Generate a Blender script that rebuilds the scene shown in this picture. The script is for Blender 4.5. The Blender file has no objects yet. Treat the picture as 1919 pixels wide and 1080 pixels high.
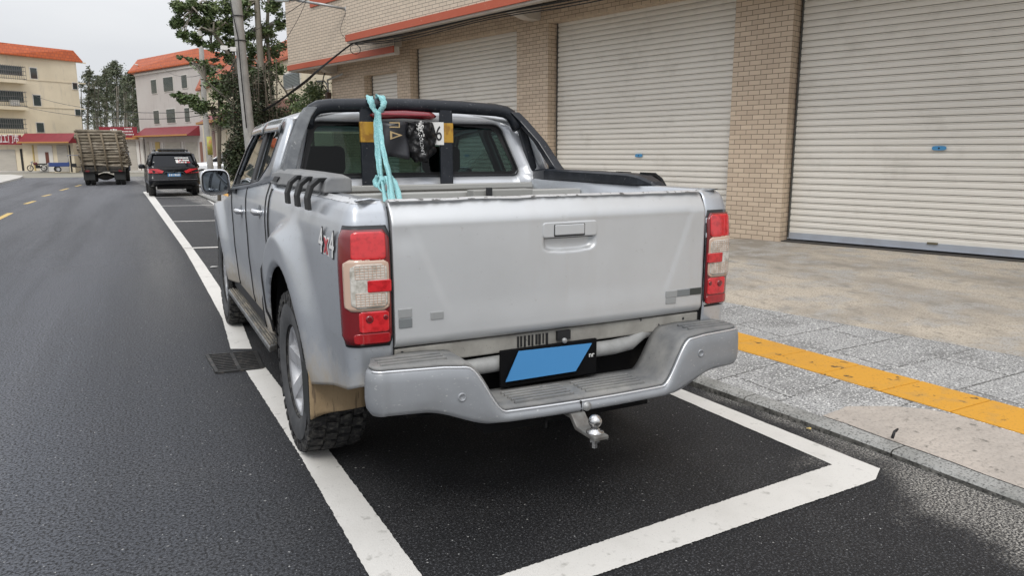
import bpy, bmesh, math, random
from mathutils import Vector, Matrix, noise as mnoise
R = math.radians
random.seed(7)
S = bpy.context.scene
COL = S.collection
# ------------------------------------------------------------------ camera
CAM = Vector((-1.490, -2.472, 1.458))
YAW, PITCH, ROLL, FPX = 0.46956, -0.18222, -0.00126, 1380.09
_f = Vector((-math.sin(YAW)*math.cos(PITCH), math.cos(YAW)*math.cos(PITCH), math.sin(PITCH)))
# positive yaw here turns right
_f = Vector((math.sin(YAW)*math.cos(PITCH), math.cos(YAW)*math.cos(PITCH), math.sin(PITCH)))
_r = Vector((math.cos(YAW), -math.sin(YAW), 0)); _u = _r.cross(_f)
_r, _u = _r*math.cos(ROLL)+_u*math.sin(ROLL), -_r*math.sin(ROLL)+_u*math.cos(ROLL)
cd = bpy.data.cameras.new('camera'); cam = bpy.data.objects.new('camera', cd); COL.objects.link(cam)
m = Matrix((_r, _u, -_f)).transposed().to_4x4(); m.translation = CAM; cam.matrix_world = m
cd.sensor_width = 36; cd.lens = FPX/1919*36; cd.clip_start = .05; cd.clip_end = 2000
S.camera = cam
# ------------------------------------------------------------------ world, sun, exposure
SUN_EL, SUN_AZ = 48, 210       # azimuth measured clockwise from +y
w = bpy.data.worlds.new('World'); S.world = w; w.use_nodes = True
nt = w.node_tree; nt.nodes.clear()
N = nt.nodes.new; L = nt.links.new
out = N('ShaderNodeOutputWorld'); bg = N('ShaderNodeBackground'); bg.inputs[1].default_value = .125
sky = N('ShaderNodeTexSky'); sky.sky_type = 'NISHITA'; sky.sun_disc = False
sky.sun_elevation = R(SUN_EL); sky.sun_rotation = R(SUN_AZ)
mix = N('ShaderNodeMixRGB'); mix.inputs[0].default_value = .93
tc = N('ShaderNodeTexCoord'); mp = N('ShaderNodeMapping'); mp.inputs[3].default_value = (1, 1, 3)
nz = N('ShaderNodeTexNoise'); nz.inputs['Scale'].default_value = 1.6; nz.inputs['Detail'].default_value = 6
cr = N('ShaderNodeValToRGB'); cr.color_ramp.elements[0].position = .3; cr.color_ramp.elements[1].position = .75
cr.color_ramp.elements[0].color = (5.1, 5.25, 5.65, 1); cr.color_ramp.elements[1].color = (6.7, 6.75, 6.85, 1)
L(tc.outputs['Generated'], mp.inputs[0]); L(mp.outputs[0], nz.inputs[0]); L(nz.outputs[0], cr.inputs[0])
sx_ = N('ShaderNodeSeparateXYZ'); zr = N('ShaderNodeMapRange'); zr.inputs[1].default_value = .12; zr.inputs[2].default_value = .9; zr.inputs[3].default_value = 1; zr.inputs[4].default_value = 2.2   # overcast sky: brighter towards the zenith
L(tc.outputs['Generated'], sx_.inputs[0]); L(sx_.outputs[2], zr.inputs[0]); mz = N('ShaderNodeVectorMath'); mz.operation = 'SCALE'; L(cr.outputs[0], mz.inputs[0]); L(zr.outputs[0], mz.inputs['Scale'])
L(sky.outputs[0], mix.inputs[1]); L(mz.outputs[0], mix.inputs[2]); L(mix.outputs[0], bg.inputs[0]); L(bg.outputs[0], out.inputs[0])
sl = bpy.data.lights.new('sun', 'SUN'); sl.energy = 1.5; sl.angle = R(18); sl.color = (1, .965, .91)
so = bpy.data.objects.new('sun', sl); COL.objects.link(so)
sd = Vector((math.sin(R(SUN_AZ))*math.cos(R(SUN_EL)), math.cos(R(SUN_AZ))*math.cos(R(SUN_EL)), math.sin(R(SUN_EL))))
so.rotation_euler = sd.to_track_quat('Z', 'Y').to_euler()
S.view_settings.view_transform = 'Standard'; S.view_settings.look = 'None'
S.view_settings.exposure = 0; S.view_settings.gamma = 1
S.render.engine = 'CYCLES'
S.cycles.max_bounces = 8; S.cycles.transparent_max_bounces = 12
# ------------------------------------------------------------------ placing helpers (1919 x 1080 photo pixels -> world points)
def ray(px, py): return _f*FPX + _r*(px-959.5) - _u*(py-540)
def at(px, py, Y): d = ray(px, py); return CAM + d*((Y-CAM.y)/d.y)
def gz(y):
    pts = [(-60, 0), (8, 0), (29, -.20), (44, -.42), (70, -.55), (500, -.55)]
    for (a, b), (c, d) in zip(pts, pts[1:]):
        if y <= c: return b+(d-b)*(max(y, a)-a)/(c-a)
    return -.55
def gnd(px, py, dz=0):
    d = ray(px, py); z = 0
    for _ in range(12):
        p = CAM + d*((z-CAM.z)/d.z); z = .5*z+.5*(gz(p.y)+dz)
    return Vector((p.x, p.y, gz(p.y)+dz))
def onwall(px, py, P0, P1):
    t = Vector((P1[0]-P0[0], P1[1]-P0[1], 0)).normalized(); n = Vector((t.y, -t.x, 0)); o = Vector((P0[0], P0[1], 0))
    d = ray(px, py); q = CAM + d*((o-CAM).dot(n)/d.dot(n)); return (q-o).dot(t), q.z
def lerp(a, b, t): return a+(b-a)*t
def interp(pts, x):
    if x <= pts[0][0]: return pts[0][1]
    for (a, b), (c, d) in zip(pts, pts[1:]):
        if x <= c: return b+(d-b)*(x-a)/(c-a)
    return pts[-1][1]
def sstep(a, b, x): t = min(1, max(0, (x-a)/(b-a))); return t*t*(3-2*t)
# ------------------------------------------------------------------ object helpers
def tag(o, label=None, cat=None, group=None, kind=None):
    if label: o['label'] = label
    if cat: o['category'] = cat
    if group: o['group'] = group
    if kind: o['kind'] = kind
    return o
def empty(name, loc=(0, 0, 0), rz=0, label=None, cat=None, group=None):
    o = bpy.data.objects.new(name, None); COL.objects.link(o); o.location = loc; o.rotation_euler = (0, 0, rz)
    o.empty_display_size = .2
    return tag(o, label, cat, group)
class MB:
    def __init__(s): s.v = []; s.f = []; s.m = []; s.sm = []
    def add(s, vs, fs, mi=0, smooth=False):
        b = len(s.v); s.v += [tuple(v) for v in vs]; s.f += [tuple(i+b for i in f) for f in fs]
        s.m += [mi]*len(fs); s.sm += [smooth]*len(fs); return s
    def box(s, a, b, mi=0, M=None):
        x0, y0, z0 = a; x1, y1, z1 = b
        vs = [Vector(p) for p in ((x0,y0,z0),(x1,y0,z0),(x1,y1,z0),(x0,y1,z0),(x0,y0,z1),(x1,y0,z1),(x1,y1,z1),(x0,y1,z1))]
        if M: vs = [M @ v for v in vs]
        return s.add(vs, [(0,3,2,1),(4,5,6,7),(0,1,5,4),(1,2,6,5),(2,3,7,6),(3,0,4,7)], mi)
    def grid(s, rows, mi=0, smooth=True, cu=False, cv=False, skip=None):
        n = len(rows); k = len(rows[0]); fs = []
        for i in range(n-(0 if cv else 1)):
            for j in range(k-(0 if cu else 1)):
                if skip and skip(i, j): continue
                i2 = (i+1) % n; j2 = (j+1) % k
                fs.append((i*k+j, i*k+j2, i2*k+j2, i2*k+j))
        return s.add([v for r in rows for v in r], fs, mi, smooth)
    def tube(s, pts, rad, n=10, mi=0, cap=True, flat=None):
        pts = [Vector(p) for p in pts]; rows = []; prev = None
        for i, p in enumerate(pts):
            t = (pts[min(i+1, len(pts)-1)]-pts[max(i-1, 0)]).normalized()
            if prev is None:
                a = Vector((0, 0, 1)) if abs(t.z) < .9 else Vector((1, 0, 0)); u = t.cross(a).normalized()
            else: u = (prev-t*prev.dot(t)).normalized()
            prev = u; v = t.cross(u); r = rad[i] if isinstance(rad, (list, tuple)) else rad
            ru, rv = (r, r) if flat is None else (r*flat[0], r*flat[1])
            rows.append([p+u*math.cos(2*math.pi*k/n)*ru+v*math.sin(2*math.pi*k/n)*rv for k in range(n)])
        s.grid(rows, mi, True, cu=True)
        if cap:
            s.add(rows[0], [tuple(range(n))], mi); s.add(rows[-1], [tuple(range(n-1, -1, -1))], mi)
        return s
    def lathe(s, prof, c, ax='x', n=40, mi=0, smooth=True, sgn=1):
        rows = []
        for (r, h) in prof:
            row = []
            for k in range(n):
                a = 2*math.pi*k/n; p = (h*sgn, r*math.cos(a), r*math.sin(a))
                if ax == 'z': p = (r*math.cos(a), r*math.sin(a), h)
                if ax == 'y': p = (r*math.cos(a), h*sgn, r*math.sin(a))
                row.append(Vector(c)+Vector(p))
            rows.append(row)
        return s.grid(rows, mi, smooth, cu=True)
    def prism(s, poly, d, mi=0):
        """closed polygon of 3D points extruded by vector d"""
        poly = [Vector(p) for p in poly]; n = len(poly); d = Vector(d)
        s.add(poly+[p+d for p in poly], [tuple(range(n-1, -1, -1)), tuple(range(n, 2*n))]+[(i, (i+1) % n, (i+1) % n+n, i+n) for i in range(n)], mi)
        return s
    def build(s, name, mats, parent=None, bevel=0, solid=0, smooth=None, seg=2, off=-1, loc=None, rz=0, sub=0, fix=True):
        me = bpy.data.meshes.new(name); me.from_pydata(s.v, [], s.f)
        mats = mats if isinstance(mats, (list, tuple)) else [mats]
        for x in mats: me.materials.append(x)
        me.polygons.foreach_set('material_index', s.m)
        me.polygons.foreach_set('use_smooth', s.sm if smooth is None else [smooth]*len(s.f))
        me.update()
        if fix and len(s.f) < 60000:
            bm = bmesh.new(); bm.from_mesh(me); bmesh.ops.remove_doubles(bm, verts=bm.verts, dist=1e-5)
            bmesh.ops.recalc_face_normals(bm, faces=bm.faces); bm.to_mesh(me); bm.free()
        uv = me.uv_layers.new(name='uv').data
        vs = me.vertices
        for p in me.polygons:
            n = p.normal; ax = max(range(3), key=lambda i: abs(n[i]))
            for li in p.loop_indices:
                c = vs[me.loops[li].vertex_index].co
                uv[li].uv = (c.y, c.z) if ax == 0 else ((c.x, c.z) if ax == 1 else (c.x, c.y))
        o = bpy.data.objects.new(name, me); COL.objects.link(o)
        if parent is not None: o.parent = parent
        if loc: o.location = loc; o.rotation_euler = (0, 0, rz)
        if solid:
            md = o.modifiers.new('solid', 'SOLIDIFY'); md.thickness = solid; md.offset = off
        if bevel:
            md = o.modifiers.new('bevel', 'BEVEL'); md.width = bevel; md.segments = seg; md.limit_method = 'ANGLE'; md.angle_limit = R(35)
            md.harden_normals = False
        if sub:
            md = o.modifiers.new('sub', 'SUBSURF'); md.levels = sub; md.render_levels = sub
        return o
def text(s, size, M, mat, name, parent=None, ext=.001, fix_w=None, fat=0, shear=0):
    cu = bpy.data.curves.new('t', 'FONT'); cu.body = s; cu.size = size; cu.extrude = ext; cu.offset = fat; cu.shear = shear; cu.align_x = 'CENTER'; cu.align_y = 'CENTER'
    o = bpy.data.objects.new('t', cu); COL.objects.link(o)
    dg = bpy.context.evaluated_depsgraph_get(); me = bpy.data.meshes.new_from_object(o.evaluated_get(dg))
    bpy.data.objects.remove(o); me.name = name
    if fix_w:
        xs = [v.co.x for v in me.vertices]; k = fix_w/max(1e-6, max(xs)-min(xs))
        for v in me.vertices: v.co.x *= k
    me.transform(M); me.materials.clear(); me.materials.append(mat)
    ob = bpy.data.objects.new(name, me); COL.objects.link(ob); ob.parent = parent
    return ob
def frame(o, x, y):
    x = Vector(x).normalized(); y = Vector(y).normalized(); z = x.cross(y); m = Matrix((x, y, z)).transposed().to_4x4(); m.translation = Vector(o); return m
# ------------------------------------------------------------------ materials
MATS = {}
def mat(name, col=(.5, .5, .5), rough=.6, metal=0, coat=0, spec=.5, noise=None, bump=None, trans=0, emit=None, coord='Object', stretch=(1, 1, 1), second=None, brick=None):
    """noise = list of (scale, low pos, high pos, colour, detail[, stretch]) layers mixed over base; bump = (scale, strength, detail)"""
    if name in MATS: return MATS[name]
    m = bpy.data.materials.new(name); m.use_nodes = True; t = m.node_tree; b = t.nodes['Principled BSDF']
    b.inputs['Base Color'].default_value = (*col, 1); b.inputs['Roughness'].default_value = rough; b.inputs['Metallic'].default_value = metal
    b.inputs['Coat Weight'].default_value = coat; b.inputs['Coat Roughness'].default_value = .12; b.inputs['Specular IOR Level'].default_value = spec
    tcn = t.nodes.new('ShaderNodeTexCoord'); last = None
    def mapped(st):
        mpn = t.nodes.new('ShaderNodeMapping'); mpn.inputs[3].default_value = st; t.links.new(tcn.outputs[coord], mpn.inputs[0]); return mpn.outputs[0]
    base = None
    if brick:
        bt = t.nodes.new('ShaderNodeTexBrick'); t.links.new(tcn.outputs['UV'], bt.inputs['Vector'])
        bt.inputs['Color1'].default_value = (*brick['c1'], 1); bt.inputs['Color2'].default_value = (*brick['c2'], 1); bt.inputs['Mortar'].default_value = (*brick['m'], 1)
        bt.inputs['Scale'].default_value = 1; bt.inputs['Brick Width'].default_value = brick['w']; bt.inputs['Row Height'].default_value = brick['h']
        bt.inputs['Mortar Size'].default_value = brick['j']; bt.inputs['Mortar Smooth'].default_value = .3
        base = bt.outputs['Color']
        bp = t.nodes.new('ShaderNodeBump'); bp.inputs['Strength'].default_value = .5; bp.inputs['Distance'].default_value = .004; bp.invert = True
        t.links.new(bt.outputs['Fac'], bp.inputs['Height']); t.links.new(bp.outputs[0], b.inputs['Normal'])
    for ly in (noise or []):
        sc, lo, hi, c, det = ly[:5]; st = ly[5] if len(ly) > 5 else stretch
        n = t.nodes.new('ShaderNodeTexNoise'); n.inputs['Scale'].default_value = sc; n.inputs['Detail'].default_value = det; n.inputs['Roughness'].default_value = .6
        t.links.new(mapped(st), n.inputs['Vector'])
        r = t.nodes.new('ShaderNodeMapRange'); r.inputs[1].default_value = lo; r.inputs[2].default_value = hi; t.links.new(n.outputs[0], r.inputs[0])
        mx = t.nodes.new('ShaderNodeMixRGB'); t.links.new(r.outputs[0], mx.inputs[0])
        if base: t.links.new(base, mx.inputs[1])
        else: mx.inputs[1].default_value = (*col, 1)
        mx.inputs[2].default_value = (*c, 1); base = mx.outputs[0]
    if base: t.links.new(base, b.inputs['Base Color'])
    if bump:
        n = t.nodes.new('ShaderNodeTexNoise'); n.inputs['Scale'].default_value = bump[0]; n.inputs['Detail'].default_value = bump[2]
        t.links.new(mapped(stretch), n.inputs['Vector']); bp = t.nodes.new('ShaderNodeBump'); bp.inputs['Strength'].default_value = bump[1]; bp.inputs['Distance'].default_value = bump[3] if len(bump) > 3 else .01
        t.links.new(n.outputs[0], bp.inputs['Height'])
        if brick: 
            t.links.new(b.inputs['Normal'].links[0].from_node.outputs[0], bp.inputs['Normal'])
        t.links.new(bp.outputs[0], b.inputs['Normal'])
    if emit: b.inputs['Emission Color'].default_value = (*emit[0], 1); b.inputs['Emission Strength'].default_value = emit[1]
    MATS[name] = m; return m
def zdirt(m, z0, z1, col, amt, scale=14):
    """real mud/dust that starts below world height z1 and is full at z0, broken up by noise"""
    t = m.node_tree; b = t.nodes['Principled BSDF']; g = t.nodes.new('ShaderNodeNewGeometry'); sp = t.nodes.new('ShaderNodeSeparateXYZ'); t.links.new(g.outputs['Position'], sp.inputs[0])
    r = t.nodes.new('ShaderNodeMapRange'); r.inputs[1].default_value = z1; r.inputs[2].default_value = z0; t.links.new(sp.outputs[2], r.inputs[0])
    n = t.nodes.new('ShaderNodeTexNoise'); n.inputs['Scale'].default_value = scale; n.inputs['Detail'].default_value = 8; n.inputs['Roughness'].default_value = .7
    t.links.new(g.outputs['Position'], n.inputs['Vector'])
    a = t.nodes.new('ShaderNodeMath'); a.operation = 'ADD'; t.links.new(r.outputs[0], a.inputs[0]); t.links.new(n.outputs[0], a.inputs[1])
    q = t.nodes.new('ShaderNodeMapRange'); q.inputs[1].default_value = .75; q.inputs[2].default_value = 1.35; q.inputs[4].default_value = amt; t.links.new(a.outputs[0], q.inputs[0])
    mx = t.nodes.new('ShaderNodeMixRGB'); t.links.new(q.outputs[0], mx.inputs[0]); bc = b.inputs['Base Color']
    if bc.links: t.links.new(bc.links[0].from_socket, mx.inputs[1])
    else: mx.inputs[1].default_value = bc.default_value[:]
    mx.inputs[2].default_value = (*col, 1); t.links.new(mx.outputs[0], bc)
    ra = t.nodes.new('ShaderNodeMapRange'); ra.inputs[1].default_value = 0; ra.inputs[2].default_value = 1; ra.inputs[3].default_value = b.inputs['Roughness'].default_value; ra.inputs[4].default_value = .8
    t.links.new(q.outputs[0], ra.inputs[0]); t.links.new(ra.outputs[0], b.inputs['Roughness'])
    me = t.nodes.new('ShaderNodeMapRange'); me.inputs[3].default_value = b.inputs['Metallic'].default_value; me.inputs[4].default_value = 0
    t.links.new(q.outputs[0], me.inputs[0]); t.links.new(me.outputs[0], b.inputs['Metallic'])
    return m
def glassmat(name, tint, alpha, rough=.03):
    m = bpy.data.materials.new(name); m.use_nodes = True; t = m.node_tree; t.nodes.clear()
    o = t.nodes.new('ShaderNodeOutputMaterial'); g = t.nodes.new('ShaderNodeBsdfGlossy'); g.inputs['Roughness'].default_value = rough; g.inputs[0].default_value = (1, 1, 1, 1)
    tr = t.nodes.new('ShaderNodeBsdfTransparent'); tr.inputs[0].default_value = (*tint, 1)
    fr = t.nodes.new('ShaderNodeFresnel'); fr.inputs[0].default_value = alpha
    mx = t.nodes.new('ShaderNodeMixShader'); t.links.new(fr.outputs[0], mx.inputs[0]); t.links.new(tr.outputs[0], mx.inputs[1]); t.links.new(g.outputs[0], mx.inputs[2]); t.links.new(mx.outputs[0], o.inputs[0])
    MATS[name] = m; return m
silver = zdirt(mat('silver_paint', (.53, .56, .595), .33, .62, .5, noise=[(3, .45, .8, (.44, .46, .49), 5), (60, .62, .75, (.36, .37, .38), 4)], bump=(1.1, .03, 2, .08)), .48, .80, (.33, .29, .23), .9)
silverg = mat('silver_tailgate', (.61, .625, .635), .42, .5, .2, noise=[(2.2, .4, .8, (.55, .56, .565), 5), (30, .66, .8, (.45, .45, .44), 4), (1.3, .5, .7, (.52, .51, .49), 6, (1, 1, .3))], bump=(1.4, .04, 2, .08))
roofsil = mat('roof_silver', (.58, .60, .63), .32, .3, .4)
chip = mat('chipped_edge_paint', (.62, .63, .64), .4, .4, 0, noise=[(30, .56, .62, (.12, .12, .12), 6)])
dullm = mat('dull_primer_metal', (.36, .35, .33), .7, .1, noise=[(9, .4, .7, (.28, .26, .22), 6), (60, .6, .7, (.15, .13, .11), 4)])
blackp = mat('black_trim', (.018, .019, .021), .45, bump=(180, .1, 2, .002))
navy = mat('dusty_dark_bar', (.008, .011, .017), .42, .0, .15, spec=.4, noise=[(9, .5, .85, (.035, .039, .048), 6), (90, .66, .72, (.2, .2, .2), 3)])
navyd = mat('dusty_bar_cover', (.05, .056, .066), .6, 0, 0, noise=[(7, .3, .75, (.17, .18, .185), 7), (70, .66, .72, (.3, .3, .3), 3)])
rubber = mat('tyre_rubber', (.014, .014, .015), .8, noise=[(40, .48, .68, (.085, .082, .074), 6)], bump=(60, .3, 4, .004))
rubberside = mat('tyre_side', (.05, .052, .055), .75, noise=[(12, .4, .8, (.10, .10, .10), 6)])
rimm = mat('alloy', (.55, .56, .58), .35, .5, noise=[(14, .45, .8, (.34, .33, .32), 5)])
under = mat('underbody', (.006, .006, .0065), .9, spec=.2, noise=[(8, .55, .85, (.03, .027, .024), 4)])
redl = mat('red_lens', (.36, .006, .010), .12, 0, 1, noise=[(40, .4, .75, (.27, .004, .008), 2, (1, 1, 1))])
redb = mat('bright_red_lens', (.62, .018, .024), .15, 0, 1, noise=[(45, .45, .7, (.42, .008, .012), 2)])
redd = mat('dark_red_lens', (.16, .003, .006), .12, 0, 1)
clearl = mat('clear_lens', (.62, .60, .55), .12, 0, 1, noise=[(30, .45, .62, (.36, .34, .29), 4)])
creaml = mat('cream_lens', (.56, .40, .31), .15, 0, 1)
chrome = mat('worn_steel', (.6, .6, .6), .25, 1, noise=[(40, .5, .7, (.3, .28, .26), 5)])
plas = mat('grey_step_plastic', (.13, .135, .14), .6, 0, .05, noise=[(6, .35, .7, (.27, .265, .25), 7), (80, .6, .8, (.1, .1, .1), 4)])
bumpm = mat('bumper_silver', (.29, .305, .325), .48, .25, .15, noise=[(5, .4, .8, (.23, .24, .25), 6), (60, .64, .70, (.5, .5, .5), 5, (1, 1, 3))])
glassd = glassmat('tinted_glass', (.14, .225, .205), 1.27, .03)
glass = glassmat('car_glass', (.50, .56, .54), 2.1, .02)
mirr = mat('mirror_glass', (.16, .18, .20), .03, 1)
interior = mat('dark_interior', (.03, .032, .034), .8, bump=(60, .2, 3))
seatm = mat('seat_cloth', (.055, .06, .06), .85)
white = mat('white_plastic', (.75, .75, .73), .5)
blackpl = mat('black_bag', (.007, .007, .008), .34, 0, .0, spec=.35, bump=(26, .6, 5, .02))
yellow = mat('yellow_tape', (.46, .26, .03), .4, noise=[(14, .5, .6, (.30, .15, .02), 5)])
teal = mat('teal_webbing', (.27, .53, .55), .8, noise=[(60, .4, .7, (.38, .63, .64), 3), (220, .5, .6, (.15, .40, .42), 1)], bump=(200, .4, 2, .003))
gold = mat('gold_print', (.45, .33, .17), .5)
blue = mat('blue_plate', (.055, .235, .50), .45)
mudtan = mat('mud_tan', (.33, .24, .14), .9, noise=[(16, .56, .68, (.13, .095, .06), 6, (3, 3, .35)), (4, .5, .8, (.26, .19, .115), 5)], bump=(50, .3, 4))
darkflap = mat('flap_rubber', (.02, .022, .022), .7)
concrete = mat('concrete', (.42, .40, .37), .85, noise=[(1.2, .4, .75, (.32, .30, .27), 8), (40, .55, .7, (.25, .24, .22), 4)], bump=(35, .3, 6))
orange_t = mat('orange_trim', (.42, .085, .04), .6, noise=[(3, .45, .8, (.42, .10, .05), 5), (30, .66, .75, (.55, .3, .2), 4)])
brickm = mat('face_tile', brick=dict(c1=(.60, .485, .365), c2=(.50, .395, .295), m=(.17, .135, .10), w=.165, h=.0625, j=.0045), rough=.55, noise=None, bump=(30, .15, 4, .004))
brickw = mat('upper_tile', brick=dict(c1=(.60, .50, .39), c2=(.54, .45, .35), m=(.14, .115, .095), w=.2, h=.0625, j=.005), rough=.5, bump=(30, .15, 4, .004))
shutm = mat('shutter_slats', (.77, .74, .675), .45, .0, noise=[(.8, .4, .8, (.70, .67, .61), 5), (2.5, .56, .8, (.60, .57, .51), 7)])
lockb = mat('lock_blue', (.06, .26, .50), .4)
alu = mat('aluminium_rail', (.46, .50, .56), .45, .5, noise=[(5, .4, .8, (.40, .42, .46), 5)])
wallp = mat('soffit_plaster', (.50, .46, .41), .8, noise=[(3, .4, .7, (.40, .37, .33), 6)])
galv = mat('galvanised', (.45, .46, .46), .5, .6, noise=[(8, .4, .7, (.3, .3, .3), 5)])
cablem = mat('cable_black', (.012, .012, .013), .6)
polem = mat('pole_concrete', (.36, .35, .33), .85, noise=[(5, .4, .7, (.27, .265, .25), 7)], bump=(30, .3, 5))
# ------------------------------------------------------------------ ground, road, kerb, pavement
def asphalt():
    m = bpy.data.materials.new('asphalt'); m.use_nodes = True; t = m.node_tree; b = t.nodes['Principled BSDF']; NN = t.nodes.new; LL = t.links.new
    g = NN('ShaderNodeNewGeometry'); sp = NN('ShaderNodeSeparateXYZ'); LL(g.outputs['Position'], sp.inputs[0])
    def noise(sc, det=2, rough=.5, st=None):
        n = NN('ShaderNodeTexNoise'); n.inputs['Scale'].default_value = sc; n.inputs['Detail'].default_value = det; n.inputs['Roughness'].default_value = rough
        if st:
            mp_ = NN('ShaderNodeMapping'); mp_.inputs[3].default_value = st; LL(g.outputs['Position'], mp_.inputs[0]); LL(mp_.outputs[0], n.inputs[0])
        else: LL(g.outputs['Position'], n.inputs[0])
        return n.outputs[0]
    def rng(x, a, b_, c=0, d=1):
        r = NN('ShaderNodeMapRange'); LL(x, r.inputs[0])
        for i, v in enumerate((a, b_, c, d)): r.inputs[i+1].default_value = v
        return r.outputs[0]
    def mx(f, a, b_):
        x = NN('ShaderNodeMixRGB')
        for i, v in enumerate((f, a, b_)):
            if hasattr(v, 'links') or hasattr(v, 'is_output'): LL(v, x.inputs[i])
            elif isinstance(v, tuple): x.inputs[i].default_value = (*v, 1)
            else: x.inputs[i].default_value = v
        return x.outputs[0]
    def mul(a, b_):
        x = NN('ShaderNodeMath'); x.operation = 'MULTIPLY'
        LL(a, x.inputs[0])
        if isinstance(b_, (int, float)): x.inputs[1].default_value = b_
        else: LL(b_, x.inputs[1])
        return x.outputs[0]
    lane = rng(sp.outputs[0], -.75, -2.2)                      # the older lane is paler than the fresh bay
    far = rng(sp.outputs[1], 3, 30)  # distance mask: grazing sheen is put into the asphalt colour
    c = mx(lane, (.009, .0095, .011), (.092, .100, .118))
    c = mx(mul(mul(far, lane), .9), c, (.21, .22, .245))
    c = mx(mul(rng(sp.outputs[1], 5, 16), .5), c, (.062, .063, .066))  # distant bay takes the same sheen in its colour
    c = mx(mul(mul(rng(noise(.9, 5, .6, (1.6, .07, 1)), .46, .66), .6), lane), c, (.028, .030, .036))
    c = mx(mul(mul(rng(noise(.8, 4, .6, (1.3, .06, 2)), .52, .70), .4), lane), c, (.13, .135, .15))
    c = mx(mul(mul(mul(rng(sp.outputs[0], -1.75, -1.35), rng(sp.outputs[0], -.95, -1.15)), rng(sp.outputs[1], 3.0, 7)), rng(noise(1.2, 5, .6, (2, .15, 1)), .35, .65, .15, .6)), c, (.16, .16, .155))
    c = mx(mul(rng(noise(1.6, 6, .7), .5, .8), .35), c, (.075, .074, .072))
    c = mx(mul(rng(noise(125, 2), .53, .66), .38), c, (.21, .215, .23))
    c = mx(mul(rng(noise(80, 2), .53, .40), .92), c, (.003, .003, .004))
    c = mx(rng(noise(60, 1, .4), .745, .77), c, (.36, .36, .35))
    kx = NN('ShaderNodeMath'); kx.operation = 'MULTIPLY_ADD'; LL(sp.outputs[1], kx.inputs[0]); kx.inputs[1].default_value = .055; LL(sp.outputs[0], kx.inputs[2])
    grit = rng(kx.outputs[0], 1.40, 1.60)
    near = rng(sp.outputs[1], .6, -1.2)
    grit2 = mul(rng(kx.outputs[0], .95, 1.5), near)
    ad = NN('ShaderNodeMath'); ad.operation = 'MAXIMUM'; LL(mul(grit, .55), ad.inputs[0]); LL(grit2, ad.inputs[1])
    a2 = NN('ShaderNodeMath'); a2.operation = 'ADD'; LL(ad.outputs[0], a2.inputs[0]); LL(noise(70, 5, .75), a2.inputs[1])
    a3 = NN('ShaderNodeMath'); a3.operation = 'ADD'; LL(a2.outputs[0], a3.inputs[0]); LL(rng(noise(2.5, 3), .3, .7, -.25, .2), a3.inputs[1])
    c = mx(mul(mul(rng(a3.outputs[0], .80, 1.15), rng(noise(105, 3, .7), .46, .60)), .95), c, (.46, .44, .40))
    LL(c, b.inputs['Base Color']); b.inputs['Roughness'].default_value = .72
    LL(rng(noise(120, 3), .3, .8, .6, .85), b.inputs['Roughness'])
    bp = NN('ShaderNodeBump'); bp.inputs['Strength'].default_value = .9; bp.inputs['Distance'].default_value = .005; LL(noise(140, 4, .6), bp.inputs['Height']); LL(bp.outputs[0], b.inputs['Normal'])
    return m
asph = asphalt()
paint_w = mat('road_paint_white', (.66, .645, .61), .6, noise=[(2.5, .5, .8, (.56, .545, .51), 6), (14, .60, .70, (.44, .43, .40), 8), (160, .62, .72, (.5, .49, .46), 2)], bump=(90, .3, 3, .003))
paint_y = mat('road_paint_yellow', (.62, .42, .10), .6, noise=[(12, .4, .7, (.45, .33, .14), 5)])
granite = mat('granite_pavers', brick=dict(c1=(.42, .42, .415), c2=(.31, .31, .305), m=(.07, .07, .065), w=.9, h=.45, j=.008), rough=.8,
              noise=[(1.6, .46, .62, (.20, .20, .195), 10), (95, .5, .60, (.13, .13, .13), 2), (70, .56, .66, (.72, .72, .70), 2)], bump=(70, .4, 4, .005))
kerbm = mat('kerb_stone', (.36, .36, .345), .85, noise=[(3, .4, .7, (.20, .20, .185), 8), (80, .5, .64, (.12, .12, .115), 3)], bump=(60, .5, 4, .006))
tactm = mat('tactile_yellow', (.64, .32, .035), .6, noise=[(2.5, .5, .8, (.55, .28, .05), 6), (11, .62, .66, (.09, .06, .03), 7), (5, .55, .72, (.50, .29, .08), 8), (70, .58, .7, (.42, .22, .04), 3)], bump=(60, .3, 4, .004))
court = mat('forecourt_concrete', (.47, .415, .34), .9, noise=[(.9, .42, .60, (.25, .225, .19), 10, (1.3, .6, 1)), (3.2, .48, .62, (.37, .355, .33), 10), (6, .54, .76, (.19, .175, .15), 10, (1.6, .8, 1)), (70, .5, .66, (.24, .21, .17), 4)], bump=(25, .6, 6, .01))
patchm = mat('rough_cement_patch', (.46, .41, .36), .9, noise=[(2, .4, .7, (.36, .325, .29), 8), (18, .6, .70, (.15, .14, .12), 6), (70, .5, .72, (.30, .27, .24), 3)], bump=(14, .9, 6, .02))
def kx0(y): return interp([(-12, 1.95), (-3, 1.74), (-1, 1.62), (0, 1.575), (1, 1.51), (2.4, 1.41), (5, 1.25), (10, 1.02), (15, .88), (21, .78), (28, .72), (60, .3)], y)
def kx(y): return kx0(y)+interp([(-12, .07), (-3, .07), (-.24, .075), (.7, .05), (1.3, .02), (3, 0)], y)
def kh(y): return interp([(-3, .030), (-.5, .034), (.8, .045), (2.5, .078)], y)
def ex(y): return max(3.66-.205*y, kx0(y)+1.15)
ys = [-14+.5*i for i in range(0, 92)]+[32+2*i for i in range(0, 12)]+[60, 70, 80, 100, 140, 200, 300, 450]
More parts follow.
